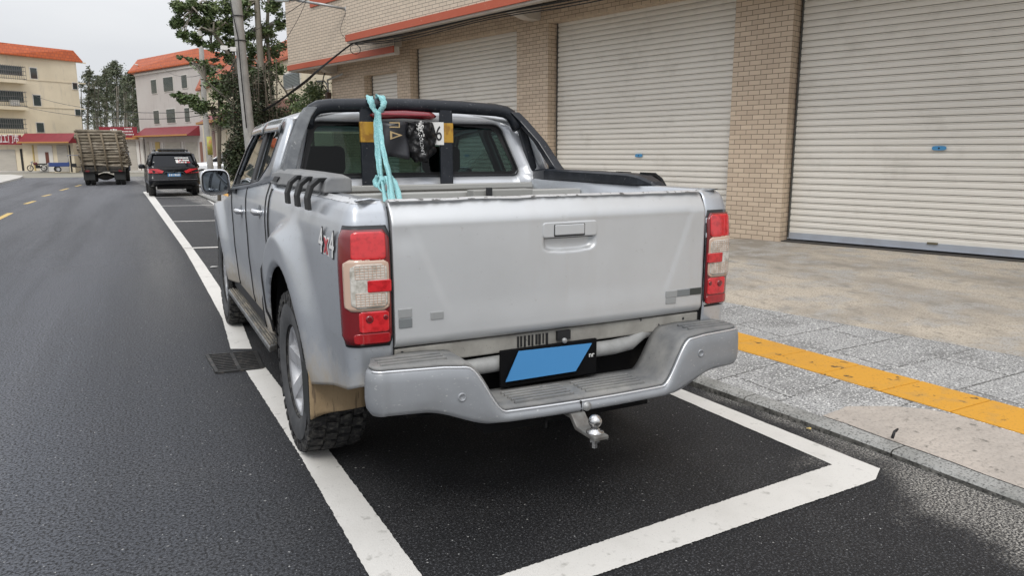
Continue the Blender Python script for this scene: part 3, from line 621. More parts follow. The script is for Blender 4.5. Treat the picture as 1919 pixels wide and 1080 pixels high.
for sg in (-1, 1):
    rows = []; ins = []
    for i in range(len(PL)):
        row = []; fl = []
        for k in range(61):
            z = lerp(zbed(PL[i][1]), 1.292, 1-(1-k/60)**1.15); p = bedpt(i, z, 0, sg); d = math.hypot(p.y-RW, z-.42); f = False
            if d < .5 and PL[i][1] > .3:
                f = True; q = .5/max(d, 1e-4); yy = RW+(p.y-RW)*q; zz = max(.45, .42+(z-.42)*q); p = Vector((sg*xs(yy, zz), yy, zz))
            row.append(p); fl.append(f)
        # rail top and inner wall
        n = pnorm(i); pt = row[-1]; inx = sg*.715
        row += [Vector((lerp(pt.x, inx, .5), max(pt.y, .02), 1.297)), Vector((inx, max(pt.y, .03), 1.292)), Vector((inx, max(pt.y, .03), .85))]; fl += [False]*3
        rows.append(row); ins.append(fl)
    mb = MB(); mb.grid(rows, skip=lambda i, j: ins[i][j] and ins[i+1][j] and ins[i][j+1] and ins[i+1][j+1])
    side = mb.build('bed_side', silver, T, solid=.004, off=-1 if sg < 0 else 1)
    # chipped paint along the rail
    mb = MB(); mb.grid([[bedpt(i, z, .0012, sg) for z in (1.283, 1.290)]+[Vector((sg*.80, max(PL[i][1], .02), 1.2985))] for i in range(2, len(PL), 3)])
    mb.build('rail_edge', chip, side)
    # ---- tail light
    imax = 17
    def lpatch(z0, z1, a, b, off, mt, name, par, rnd=.0, nz=14, lip=True):
        """patch over plan distance a..b (0 = tailgate gap)"""
        D = [0]
        for i in range(1, len(PL)): D.append(D[-1]+math.dist(PL[i], PL[i-1]))
        def at_d(d, z, o):
            for i in range(len(D)-1):
                if d <= D[i+1]: t = (d-D[i])/(D[i+1]-D[i]); return bedpt(i, z, o, sg).lerp(bedpt(i+1, z, o, sg), t)
        rows = []; n = 22
        for k in range(-1, nz+2):
            kk = min(max(k, 0), nz); z = lerp(z0, z1, kk/nz); edge = k in (-1, nz+1)
            inset = 0
            if rnd:
                dz_ = min(z-z0, z1-z); 
                if dz_ < rnd: inset = rnd-math.sqrt(max(0, rnd*rnd-(rnd-dz_)**2))
            row = []
            sl = (0 if b < .17 else (.012*(1-(z-.785)/.42)))
            for i in range(-1, n+2):
                ii = min(max(i, 0), n); d = lerp(a+inset, b-inset-sl, ii/n)
                row.append(at_d(d, z, off if (not edge and i not in (-1, n+1)) else off-(.010 if lip else .004)))
            rows.append(row)
        mb = MB(); mb.grid(rows); return mb.build(name, mt, par)
    Z = lambda f: 1.205-.42*f
    hou = lpatch(Z(1.012), Z(-.012), .0, .203, .0042, blackp, 'tail_light', T, .012)
    lpatch(Z(.985), Z(.02), .006, .196, .0125, redd, 'lens', hou, .02)
    lpatch(Z(.975), Z(.89), .012, .135, .0150, redl, 'lens', hou, .01)
    lpatch(Z(.27), Z(.035), .02, .135, .0165, redb, 'lens', hou, .014)
    lpatch(Z(.695), Z(.262), .012, .162, .0165, creaml, 'lens', hou, .022)
    lpatch(Z(.670), Z(.30), .020, .138, .019, clearl, 'lens', hou, .018)
    lpatch(Z(.535), Z(.435), .006, .088, .0215, redb, 'lens', hou, .004)
    lpatch(Z(.88), Z(.70), .016, .118, .0165, redb, 'lens', hou, .010)
    for (d, f, rr_) in ((.085, .765, .014), (.028, .755, .009)):
        b = MB(); i = 0; c = bedpt(2 if d < .05 else 6, Z(f), .018, sg); b.lathe([(0, .0), (rr_*.5, .001), (rr_, 0), (rr_, -.004)], c, 'y', 16, sgn=-1); b.build('bulb_spot', redd, hou)
    for (fa, fb, nn_, mt, d0, d1, o_) in ((.31, .42, 6, creaml, 2, 10, .0195), (.545, .65, 6, creaml, 2, 10, .0195), (.545, .55, 2, creaml, 2, 4, .0195)):
        b = MB()
        for k in range(nn_): b.tube([bedpt(i, Z(lerp(fa, fb, k/(nn_-1))), o_, sg) for i in range(d0, d1)], .0013, 4, cap=False)
        for i in range(d0, d1): b.tube([bedpt(i, Z(lerp(fa, fb, k/3)), o_, sg) for k in range(4)], .0011, 4, cap=False)
        b.build('lens_ribs', mt, hou)
# bed interior
b = MB(); b.box((-.72, .08, .83), (.72, 1.62, .85)); b.box((-.72, 1.585, .83), (.72, 1.605, 1.262)); b.build('bed_floor', dullm, T)
b = MB(); b.box((-.70, 1.56, 1.245), (.70, 1.60, 1.278)); b.build('headboard_rail', mat('rail_grey', (.42, .42, .40), .5, .3, 0), T, bevel=.006)
b = MB(); b.box((-.71, 1.02, 1.205), (.71, 1.09, 1.262)); b.build('cross_rail', mat('rail_grey', (.42, .42, .40)), T, bevel=.006)
b = MB(); b.box((.02, .93, 1.20), (.36, 1.015, 1.272)); b.build('tool_tray', mat('tray_grey', (.30, .30, .285), .6, .2, 0), T, bevel=.006)
b = MB(); b.box((.085, .905, 1.215), (.115, .925, 1.285)); b.build('latch', blackp, T, bevel=.004)
# ---- tailgate
def tgy(x, z):
    y = -.014*(1-(x/.704)**2)
    y += .052*max(0, (z-1.205)/.085)**1.5+.016*max(0, (.80-z)/.035)**2
    xc = lerp(.50, .645, (z-.86)/.36); q = sstep(xc+.012, xc-.028, abs(x))*sstep(.82, .93, z)*sstep(1.235, 1.19, z); y += (.0035 if x > 0 else .002)*q
    y += .006*math.exp(-((z-1.205)/.012)**2)*0
    e = ((abs(x-.015)/.118)**4+((z-1.118)/.040)**4); y += .024*(1-sstep(.5, 1.15, e))
    y += .004*mnoise.noise(Vector((x*2.2+3, z*3.1, .3)))*sstep(.70, .6, abs(x))+.0035*math.exp(-(((x+.66)/.05)**2+((z-1.17)/.05)**2))
    return y
mb = MB(); rows = []
for k in range(86):
    z = lerp(.765, 1.287, k/85); rows.append([Vector((lerp(-.704, .704, i/190), tgy(lerp(-.704, .704, i/190), z), z)) for i in range(191)])
xsr = [lerp(-.704, .704, i/190) for i in range(191)]
dent = lambda x: .003*mnoise.noise(Vector((x*7, 0, 5)))
for k, r in enumerate(rows[-8:]):
    for v in r: v.z += dent(v.x)*(k/7)
rows.append([Vector((x, .036, 1.294+dent(x))) for x in xsr]); rows.append([Vector((x, .062, 1.294+dent(x))) for x in xsr]); rows.append([Vector((x, .072, 1.285)) for x in xsr]); rows.append([Vector((x, .072, .78)) for x in xsr])
mb.grid(rows, cv=True); n = len(rows)
mb.add([r[0] for r in rows], [tuple(range(n))]); mb.add([r[-1] for r in rows], [tuple(range(n-1, -1, -1))])
tg = mb.build('tailgate', silverg, T)
mb = MB(); mb.grid([[Vector((x, .018+.01*random.random(), 1.2895+dent(x))), Vector((x, .037, 1.2957+dent(x))), Vector((x, .060, 1.2957+dent(x)))] for x in xsr[::2]]); mb.build('top_edge', chip, tg)
def rrect(cx, cz, w_, h_, r, y, n=6):
    P = []
    for (sx, sz, a0) in ((1, 1, 0), (-1, 1, 90), (-1, -1, 180), (1, -1, 270)):
        for k in range(n+1): a = R(a0+90*k/n); P.append(Vector((cx+sx*(w_/2-r)+r*math.cos(a), y, cz+sz*(h_/2-r)+r*math.sin(a))))
    return P
b = MB(); b.prism(rrect(.015, 1.163, .250, .062, .014, .012), (0, -.026, 0)); hb = b.build('handle', silverg, tg, bevel=.005)
b = MB(); b.prism(rrect(.010, 1.160, .140, .048, .004, -.010), (0, -.0055, 0)); b.build('handle_gap', cablem, hb)
b = MB(); b.prism(rrect(.010, 1.162, .134, .041, .004, -.012), (0, -.0065, 0)); b.build('handle_flap', silverg, hb, bevel=.003)
b = MB(); b.prism(rrect(.015, 1.131, .246, .006, .002, .014), (0, -.012, 0)); b.build('handle_shadow_gap', cablem, hb)  # solid black strip painted as the shadow under the handle
bdg = mat('badge_grey', (.20, .215, .22), .45, .3); bdd = mat('badge_dark', (.055, .06, .055), .45, .3); bdl = mat('badge_light', (.33, .34, .34), .45, .3)
for (x0, z0, x1, z1, mt) in ((-.690, .875, -.640, .908, bdl), (-.690, .838, -.640, .872, bdg), (-.570, .858, -.520, .886, bdl), (.498, .842, .560, .872, bdl), (.500, .815, .555, .842, bdl), (.560, .842, .632, .872, bdg), (.632, .842, .698, .872, bdd)):
    b = MB(); yy = tgy((x0+x1)/2, z0); b.box((x0, yy-.004, z0), (x1, yy+.004, z1)); b.build('badge', mt, tg, bevel=.002)
# dark jambs behind the gaps, and the sill under the tailgate
for sg in (-1, 1):
    b = MB(); b.box((min(sg*.69, sg*.735), .052, .70), (max(sg*.69, sg*.735), .062, 1.27)); b.box((min(sg*.69, sg*.722), .022, .62), (max(sg*.69, sg*.722), .052, 1.19)); b.build('tailgate_jamb', cablem, T)
b = MB(); b.box((-.70, .03, .72), (.70, .06, .80)); b.build('tailgate_hinge_panel', cablem, T)
b = MB(); b.box((-.84, 1.601, .5), (.84, 1.606, 1.27)); b.build('cab_gap_panel', cablem, T)
b = MB(); b.box((-.704, .018, .690), (.704, .09, .757)); sill = b.build('rear_sill', mat('sill_dusty', (.33, .32, .29), .75, .1, noise=[(8, .4, .7, (.22, .21, .19), 6), (26, .68, .70, (.05, .05, .05), 4)]), T, bevel=.006)
for x, z in ((-.675, .742), (-.675, .712), (.62, .735), (.64, .712)):
    b = MB(); b.lathe([(0, 0), (.006, 0)], (x, .0165, z), 'y', 10); b.build('bolt_hole', cablem, sill)
b = MB()
for k in range(9): x = -.205+k*.016+random.uniform(-.003, .003); b.box((x, .0125, .70+random.uniform(0, .012)), (x+random.uniform(.004, .009), .0175, .748))
b.build('paint_scrape', cablem, sill)
b = MB(); b.box((-.03, .0, .715), (.03, .016, .752)); b.build('catch', cablem, sill)
# black recess, brace tube, plate
b = MB(); b.box((-.72, .10, .50), (.72, .14, .72)); b.box((-.60, .14, .50), (.60, 4.8, .54)); b.box((-.62, .14, .44), (-.50, 4.6, .60)); b.box((.50, .14, .44), (.62, 4.6, .60)); b.box((-.66, .62, .44), (.66, .7, .80)); b.box((-.66, 1.6, .44), (.66, 3.4, .70)); b.build('chassis', under, T)
b = MB(); b.tube([(-.60, .04, .63), (-.42, .03, .645), (-.3, .02, .65), (.25, .02, .65), (.34, .03, .655), (.42, .05, .69), (.60, .08, .70)], .032, 12); b.build('brace_tube', mat('brace_grey', (.34, .345, .34), .6, .2, 0, noise=[(12, .4, .7, (.24, .24, .23), 5)]), T)
b = MB(); b.box((-.300, -.030, .565), (.138, -.015, .712)); ph = b.build('plate_holder', mat('holder_black', (.003, .003, .0035), .8, spec=.15), T, bevel=.004)
b = MB(); b.prism([(-.226, -.040, .705), (.107, -.040, .697), (.028, -.046, .592), (-.286, -.046, .592)], (0, .004, 0)); b.build('number_plate', blue, ph)
b = MB(); b.lathe([(0, .0), (.008, .0), (.011, .003), (.011, .01)], (-.02, -.042, .722), 'y', 14); b.build('camera_button', galv, ph)
text('nr', .03, frame((.108, -.0365, .648), (1, 0, 0), (0, 0, 1)), white, 'plate_mark', ph)
# ---- rear bumper
def bpath():
    P = []
    for y in (-.085, -.10): P.append((-.845, y))
    c = (-.793, -.108); r = .052
    for k in range(1, 7): a = math.pi+k/6*math.pi/2*.92; P.append((c[0]+r*math.cos(a), c[1]+r*math.sin(a)))
    x = -.788
    while x < .761: P.append((x, None)); x += .015
    P = [(x, (-.156-.070*(1-(x/.8)**2)) if y is None else y) for x, y in P]
    c = (.762, -.108)
    for k in range(0, 6): a = -math.pi/2+.12+k/6*math.pi/2*.92; P.append((c[0]+r*math.cos(a), c[1]+r*math.sin(a)))
    for y in (-.085, -.06): P.append((.815, y))
    return P
BP = bpath()
def skew(x, y, z): return Vector((x, y+.012*x, z-.018*x))
def bzt(x): a = abs(x+.01); return lerp(.532, .712, sstep(.355, .505, a))+.006*sstep(.5, .6, a)
def bzb(x): a = abs(x+.01); return lerp(.492, .560, sstep(.40, .66, a))
mb = MB(); rows = []; lip = []; pad = []
for i, (x, y) in enumerate(BP):
    a = BP[max(i-1, 0)]; c = BP[min(i+1, len(BP)-1)]; t = Vector((c[0]-a[0], c[1]-a[1])).normalized(); n = Vector((t.y, -t.x))
    zt, zb = bzt(x), bzb(x); h = zt-zb
    def o(d, z): return skew(x+n.x*d, y+n.y*d, z)
    rows.append([o(-.10, zb+.006), o(-.03, zb), o(-.012, zb+.004), o(-.002, zb+h*.14), o(.002, zb+h*.35), o(.0, zb+h*.75), o(-.004, zt-.010), o(-.010, zt-.002), o(-.018, zt)])
    lip.append(o(-.007, zt+.0005))
    inn = Vector((max(-.80, min(.775, x)), .014 if abs(x) < .70 else -.006))
    e = Vector((x+n.x*-.017, y+n.y*-.017)); pr = []
    for k in range(7):
        q = e.lerp(inn, k/6); pr.append(skew(q.x, q.y, zt+.0015+(.004 if 0 < k else 0)))
    pad.append(pr)
mb.grid(rows); bmp = mb.build('rear_bumper', bumpm, T, solid=.003, off=1)
mb = MB(); mb.grid(pad); pd = mb.build('step_pad', plas, bmp, solid=.01, off=1)
mb = MB(); mb.tube(lip[3:-3], .0045, 6); mb.build('bumper_lip', mat('bright_lip', (.72, .73, .75), .25, .6, .5), bmp)
for (x0, x1) in ((-.315, -.06), (-.005, .275)):
    rb = MB()
    for k in range(5): y = -.178+k*.028; a_, c_ = skew(x0, y, .545), skew(x1, y, .545); rb.prism([a_, c_, c_+Vector((0, .012, 0)), a_+Vector((0, .012, 0))], (0, 0, .012))
    rb.build('tread_ribs', plas, pd, bevel=.002)
for (x0, x1) in ((-.80, -.56), (.54, .77)):
    rb = MB()
    for k in range(3): y = -.125+k*.033; a_, c_ = skew(x0, y, .731), skew(x1, y, .731); rb.prism([a_, c_, c_+Vector((0, .013, 0)), a_+Vector((0, .013, 0))], (0, 0, .009))
    rb.build('tread_ribs', plas, pd, bevel=.002)
b = MB()
for (x, f) in ((-.535, .45), (.545, .62)):
    y = -.156-.070*(1-(x/.8)**2); c = skew(x, y-.004, lerp(bzb(x), bzt(x), f)); b.lathe([(0, -.001), (.010, -.001), (.0105, -.004), (.016, -.004), (.017, .004)], c, 'y', 18)
b.build('parking_sensor', bumpm, bmp)
c = skew(-.035, -.231, .512); b = MB(); b.lathe([(0, -.006), (.010, -.006), (.012, -.002), (.018, -.002), (.018, .004)], c, 'y', 14); b.build('bolt', galv, bmp)
b = MB(); q = skew(-.062, -.229, .49); b.box((q.x, q.y-.001, q.z), (q.x+.004, q.y+.02, q.z+.046)); b.build('seam', cablem, bmp)
# tow hitch
b = MB(); b.prism([(-.108, -.16, .475), (-.108, -.225, .475), (-.108, -.262, .442), (-.108, -.395, .442), (-.108, -.395, .458), (-.108, -.275, .458), (-.108, -.235, .495), (-.108, -.16, .495)], (.062, 0, 0)); hit = b.build('tow_hitch', mat('hitch_steel', (.20, .20, .19), .6, .5, noise=[(20, .4, .7, (.12, .11, .1), 5)]), T, bevel=.004)
b = MB(); c = Vector((-.077, -.350, .458)); b.lathe([(.032, 0), (.032, .006), (.018, .010), (.014, .022)]+[(.025*math.cos(a), .042+.025*math.sin(a)) for a in [R(-52+k*14.2) for k in range(11)]], c, 'z', 20); b.build('tow_ball', chrome, hit)
b = MB(); b.lathe([(.02, -.017), (.02, -.034), (.011, -.034), (.011, -.058), (0, -.058)], c, 'z', 6, smooth=False); b.build('nut', chrome, hit)
b = MB(); b.box((-.20, -.18, .462), (-.155, -.10, .50)); b.box((-.40, -.10, .42), (.35, .0, .49)); b.tube([(-.19, -.19, .475), (-.19, -.19, .44)], .006, 6); b.build('hitch_receiver', under, T, bevel=.004)
# ---- wheels
def wheel(x, y, sg):
    c = Vector((x, y, WZ)); xo = .875; rim = MB()
    # barrel and spokes (x measured outward from the axle centre plane)
    rim.lathe([(.205, xo-.20), (.200, xo-.09), (.212, xo-.055), (.226, xo-.030), (.222, xo-.022), (.210, xo-.034), (.200, xo-.060), (.192, xo-.19)], (0, y, WZ), 'x', 48, 0, sgn=sg)
    rim.lathe([(0, xo-.065), (.032, xo-.065), (.036, xo-.072), (.060, xo-.080), (.062, xo-.12)], (0, y, WZ), 'x', 24, 0, sgn=sg)
    for k in range(6):
        a0 = k*math.pi/3+.3
        def P(r, a, xx): return Vector((sg*(xx+.028), y+r*math.sin(a0+a), WZ+r*math.cos(a0+a)))
        rim.add([P(.05, -.5, xo-.085), P(.05, .5, xo-.085), P(.212, .17, xo-.052), P(.212, -.17, xo-.052), P(.05, -.6, xo-.14), P(.05, .6, xo-.14), P(.205, .28, xo-.12), P(.205, -.28, xo-.12)],
                [(0, 1, 2, 3), (0, 3, 7, 4), (1, 5, 6, 2), (3, 2, 6, 7)])
    ro = rim.build('wheel', rimm, T)
    b = MB(); b.lathe([(0, xo-.165), (.19, xo-.165), (.19, xo-.185), (0, xo-.185)], (0, y, WZ), 'x', 32, sgn=sg); b.build('brake_disc', under, ro)
    ty = MB()
    ty.lathe([(.223, xo-.245), (.28, xo-.262), (.345, xo-.258), (.378, xo-.235), (.386, xo-.19), (.388, xo-.13), (.386, xo-.07), (.378, xo-.022), (.345, xo-.002), (.30, xo+.004), (.255, xo-.002), (.228, xo-.018), (.222, xo-.028)], (0, y, WZ), 'x', 64, 0, sgn=sg)
    nl = 34
    for k in range(nl):
        a = 2*math.pi*k/nl
        for (xa, xb, w_, da, ra, rb_) in ((xo-.245, xo-.198, .052, .0, .372, .398), (xo-.190, xo-.138, .044, .09, .380, .401), (xo-.128, xo-.078, .044, .0, .380, .401), (xo-.068, xo-.012, .052, .09, .372, .399)):
            aa = a+da+random.uniform(-.006, .006); vs = []
            sk = random.choice((-.012, .012))
            for rr_ in (ra, rb_):
                for (xx, s1) in ((xa, -1), (xb, -1), (xb, 1), (xa, 1)):
                    an = aa+s1*w_/2/.39+(sk if xx == xb else -sk); vs.append(Vector((sg*xx, y+rr_*math.sin(an), WZ+rr_*math.cos(an))))
            ty.add(vs, [(4, 5, 6, 7), (0, 1, 5, 4), (1, 2, 6, 5), (2, 3, 7, 6), (3, 0, 4, 7)], 0)
        # shoulder lug on the sidewall
        for (side, x0_, x1_) in ((1, xo-.014, xo+.003), (-1, xo-.262, xo-.244)):
            vs = []; ln = .340 if k % 2 else .355
            for rr_ in (ln, .392):
                for (xx, s1) in ((x0_, -1), (x1_, -1), (x1_, 1), (x0_, 1)):
                    an = a+.09+s1*.024/.39; vs.append(Vector((sg*xx, y+rr_*math.sin(an), WZ+rr_*math.cos(an))))
            ty.add(vs, [(4, 5, 6, 7), (0, 1, 5, 4), (1, 2, 6, 5), (2, 3, 7, 6), (3, 0, 4, 7), (0, 3, 2, 1)], 0)
    for v in range(len(ty.v)):
        p = ty.v[v]
        if p[2] < .006: ty.v[v] = (p[0], p[1], .006)
    t_ = ty.build('tyre', rubber, ro)
    b = MB(); b.lathe([(.232, xo-.010), (.258, xo+.0015), (.30, xo+.0065), (.335, xo+.003)], (0, y, WZ), 'x', 64, sgn=sg); b.build('sidewall', rubberside, t_)
    # arch liner
    L_ = MB(); rows = []
    for k in range(25):
        a = -math.pi*.52+k/24*math.pi*1.04; rows.append([(sg*(.862 if j == 0 else .55), y+.515*math.sin(a), .42+.515*math.cos(a)) for j in range(2)])
    L_.grid(rows); L_.add([(sg*.56, y-.50, .48), (sg*.56, y+.50, .48), (sg*.56, y+.55, 1.0), (sg*.56, y-.55, 1.0)], [(0, 1, 2, 3)]); L_.build('arch_liner', under, T)
    return ro
for sg in (-1, 1):
    for y in (RW, FW): wheel(0, y, sg)
b = MB(); b.tube([(-.75, RW, WZ), (.75, RW, WZ)], .045, 12); b.lathe([(0, -.13), (.1, -.11), (.15, 0), (.1, .11), (0, .13)], (.0, RW, WZ), 'x', 16); b.tube([(-.70, FW, WZ), (.70, FW, WZ)], .04, 10); b.build('axle', under, T)
for sg in (-1, 1):
    b = MB(); rows = []
    for k in range(9):
        z = lerp(.335, .56, k/8); rows.append([(sg*lerp(.905, .665, i/8), .575+.02*(1-k/8)*.6+.012*math.sin(i*.9)*(1-k/8), z+(.02*(i/8)+.012*math.sin(i/8*3.1) if k == 0 else 0)) for i in range(9)])
    b.grid(rows); b.build('mud_flap', mudtan if sg < 0 else darkflap, T, solid=.006)
    b = MB(); b.box((min(sg*.885, sg*.905), .60, .33), (max(sg*.885, sg*.905), .72, .56)); b.build('flap_edge', darkflap, T)
# ---- cab lower body
belt = lambda y: interp([(1.5, 1.315), (1.8, 1.300), (2.4, 1.250), (3.2, 1.190), (3.35, 1.18)], y)
sillz = lambda y: .475
fenz = lambda y: interp([(3.2, 1.175), (3.7, 1.10), (4.3, 1.03), (4.8, .92)], y)
for sg in (-1, 1):
    side_panel('cab_corner', 1.610, 1.718, sillz, belt, sg)
    for nm, y0, y1, hy, hz in (('door', 1.728, 2.497, 1.92, 1.125), ('door', 2.508, 3.246, 2.72, 1.075)):
        d = side_panel(nm, y0, y1, sillz, belt, sg, arch=(RW, .42, .56) if y0 < 2 else None)
        x = sg*(xs(hy, hz)); b = MB()
        b.tube([(x-sg*.002, hy+.085, hz+.004), (x+sg*.034, hy+.06, hz+.006), (x+sg*.040, hy, hz+.006), (x+sg*.036, hy-.05, hz+.004), (x-sg*.002, hy-.085, hz)], [.012, .014, .015, .016, .013], 10, flat=(.7, 1.15)); b.build('handle', mat('handle_chrome', (.72, .72, .73), .12, 1), d)
        b = MB(); b.lathe([(.0, .001), (.035, .003), (.045, .0)], (x, hy, hz-.002), 'x', 20, sgn=sg); b.build('handle_cup', mat('handle_shade', (.16, .17, .18), .4, .6), d)  # darker disc puts the shade of the hollow into its colour
    fd = side_panel('front_fender', 3.256, 4.80, sillz, fenz, sg, arch=(FW, .42, .5))
    b = MB(); b.box((min(sg*.80, sg*.845), 1.60, .42), (max(sg*.80, sg*.845), 3.7, 1.15)); b.build('inner_body', cablem, T)
    # running board
    rbx = (-.895, -.735) if sg < 0 else (.735, .895)
    b = MB(); b.prism([(rbx[0], 1.72, .385), (rbx[0]+.0, 3.72, .385), (rbx[1], 3.66, .40), (rbx[1], 1.78, .40)], (0, 0, -.035)); ro = b.build('running_board', mat('board_edge', (.22, .23, .23), .4, .6, noise=[(12, .4, .7, (.12, .11, .1), 5)]), T, bevel=.008)
    b = MB()
    for k in range(9): xx = lerp(rbx[0]+.012, rbx[1]-.012, k/8); b.box((xx-.004, 1.75, .386), (xx+.004, 3.66, .398+.004*(k % 2)))
    b.build('board_grip', mat('board_grip', (.09, .088, .08), .8, 0, noise=[(9, .4, .65, (.26, .23, .18), 7, (3, .6, 1))]), ro)
    for yy_, z0_, z1_ in ((2.5025, .50, 1.240), (1.723, .50, 1.302), (3.251, .50, 1.17)):
        b = MB(); b.tube([Vector((sg*(xs(yy_, z)+.0005), yy_, z)) for z in [lerp(z0_, z1_, k/20) for k in range(21)]], .0055, 6); b.build('door_seam', cablem, T)
    b = MB(); b.tube([Vector((sg*(xs(1.604, z)+.0005), 1.604, z)) for z in [lerp(.50, 1.27, k/20) for k in range(21)]], .008, 6); b.build('cab_gap', cablem, T)
# fuel flap and decal on the left bed side
b = MB(); b.box((-.880, 1.44, 1.03), (-.872, 1.50, 1.036)); b.box((-.880, 1.494, .99), (-.872, 1.50, 1.036)); b.build('trim_clip', cablem, T)
xd = -xs(.27, 1.13)-.003
dblk = mat('decal_black', (.03, .03, .035), .5); dec = None
for ch, dx, mt, sz in (('4', .088, white, .135), ('x', .0, mat('decal_red', (.5, .06, .07), .5), .125), ('4', -.088, white, .135)):
    back = text(ch, sz, frame((xd-.0008, .265+dx, 1.127), (0, -1, -.03), (0, 0, 1)), dblk if ch == '4' else white, 'decal', T, .0004, None, .0075, .2)
    text(ch, sz, frame((xd-.0035, .265+dx, 1.127), (0, -1, -.03), (0, 0, 1)), mt, 'decal_letter', back, .0004, None, .0015, .2)

# ---- cab upper: side frames with window openings
def holed(name, outer, holes, fn, mt, par=None, solid=.02, off=-1):
    bm = bmesh.new(); ed = []
    for loop in [outer]+holes:
        vs = [bm.verts.new((p[0], p[1], 0)) for p in loop]
        for i in range(len(vs)): ed.append(bm.edges.new((vs[i], vs[(i+1) % len(vs)])))
    bmesh.ops.triangle_fill(bm, edges=ed, use_beauty=True, use_dissolve=False)
    for v in bm.verts: v.co = fn(v.co.x, v.co.y)
    bm.normal_update(); me = bpy.data.meshes.new(name); bm.to_mesh(me); bm.free(); me.materials.append(mt)
    for p in me.polygons: p.use_smooth = True
    o = bpy.data.objects.new(name, me); COL.objects.link(o); o.parent = par or T
    if solid: md = o.modifiers.new('solid', 'SOLIDIFY'); md.thickness = solid; md.offset = off
    return o
def dense(loop, r=.0, k=6):
    """round the corners of a polygon and subdivide it"""
    n = len(loop); P = []
    for i in range(n):
        a, b, c = Vector(loop[i-1]), Vector(loop[i]), Vector(loop[(i+1) % n]); u = (a-b); v = (c-b); rr_ = min(r, u.length*.45, v.length*.45)
        p, q = b+u.normalized()*rr_, b+v.normalized()*rr_
        for j in range(k+1): t = j/k; P.append(tuple(p*(1-t)**2+b*2*t*(1-t)+q*t*t) if r else tuple(b))
        if not r: P = P[:len(P)-k]
        nx = Vector(loop[(i+1) % n]); 
        if r:
            w_ = Vector(loop[(i+2) % n]); e = nx+(b-nx).normalized()*min(r, (b-nx).length*.45, (w_-nx).length*.45)
        else: e = nx
        ln = (e-q if r else e-b).length; m_ = int(ln/.08)
        for j in range(1, m_): P.append(tuple((q if r else b).lerp(e, j/m_)))
    return P
def cabx(y, z): return .859-(z-1.22)*.37-(.05*max(0, y-2.95))
rwin = dense([(1.815, 1.59), (2.26, 1.605), (2.215, 1.285), (2.03, 1.30), (1.84, 1.40)], .035)
fwin = dense([(2.37, 1.605), (2.80, 1.585), (2.96, 1.48), (3.10, 1.30), (3.12, 1.225), (2.30, 1.275)], .025)
outr = dense([(1.585, 1.312), (1.60, 1.50), (1.625, 1.60), (1.66, 1.635), (2.2, 1.648), (2.6, 1.632), (2.86, 1.600), (3.02, 1.50), (3.18, 1.33), (3.28, 1.188), (2.4, 1.249), (1.8, 1.299)])
for sg in (-1, 1):
    fn = lambda y, z, sg=sg: Vector((sg*cabx(y, z), y, z))
    cs = holed('cab_side', outr, [rwin, fwin], fn, silver, solid=.035, off=0)
    b = MB(); b.prism([Vector((sg*(cabx(y, z)+.020), y, z)) for y, z in ((2.245, 1.603), (2.385, 1.603), (2.315, 1.272), (2.20, 1.280))], (-sg*.012, 0, 0)); b.build('centre_pillar', cablem, cs)
    for nm, wn in (('side_window', rwin), ('side_window', fwin)):
        cy = sum(p[0] for p in wn)/len(wn); cz = sum(p[1] for p in wn)/len(wn)
        b = MB(); b.add([Vector((sg*(cabx(y, z)+.002), y, z)) for y, z in wn], [tuple(range(len(wn)))]); b.build(nm, glass, T, fix=False)
        b = MB(); b.tube([Vector((sg*(cabx(y, z)+.018), y, z)) for y, z in wn]+[Vector((sg*(cabx(*wn[0])+.018), *wn[0]))], .006, 6, cap=False); b.build('window_seal', blackp, cs)
    b = MB()
    for (ya, yb) in ((1.74, 2.30), (2.34, 2.86)):
        b.grid([[Vector((sg*(cabx(y, 1.61)+ox), y, z-.03*max(0, y-2.5)+(-.012 if k == 0 and (i in (0, 10)) else 0))) for k, (ox, z) in enumerate(((.052, 1.575), (.046, 1.60), (.020, 1.640)))] for i, y in enumerate([lerp(ya, yb, i/10) for i in range(11)])])
    b.build('rain_visor', mat('visor', (.16, .17, .18), .12, 0, .6), cs, solid=.003)
    b = MB(); b.add([Vector((sg*cabx(y, z), y, z)) for y, z in ((2.96, 1.18), (3.28, 1.18), (3.16, 1.33), (3.10, 1.31))], [(0, 1, 2, 3)]); b.build('mirror_sail', blackp, cs, solid=.02, off=0)
# roof
def rail(y): return interp([(1.64, 1.628), (1.72, 1.645), (2.2, 1.652), (2.6, 1.637), (2.86, 1.603), (2.95, 1.55)], y)
rows = []
for i in range(34):
    t = i/33; row = []
    for k in range(33):
        u = -1+2*k/32; yb = 1.70+.120*(1-abs(u)**3); yf = 2.97+.14*(1-u*u)
        y = lerp(yb, yf, t); ed = abs(u)**3
        h = .110*(1-abs(u)**2.6)*(1-max(0, (.08-t)/.08)**2*.55)*(1-max(0, (t-.78)/.22)**2*.55)
        x = u*cabx(min(y, 2.9), rail(min(max(y, 1.64), 2.9)))
        row.append(Vector((x, y, rail(min(max(y, 1.64), 2.9))+h)))
    rows.append(row)
b = MB(); b.grid(rows); b.build('roof', roofsil, T, solid=.015, off=-1)
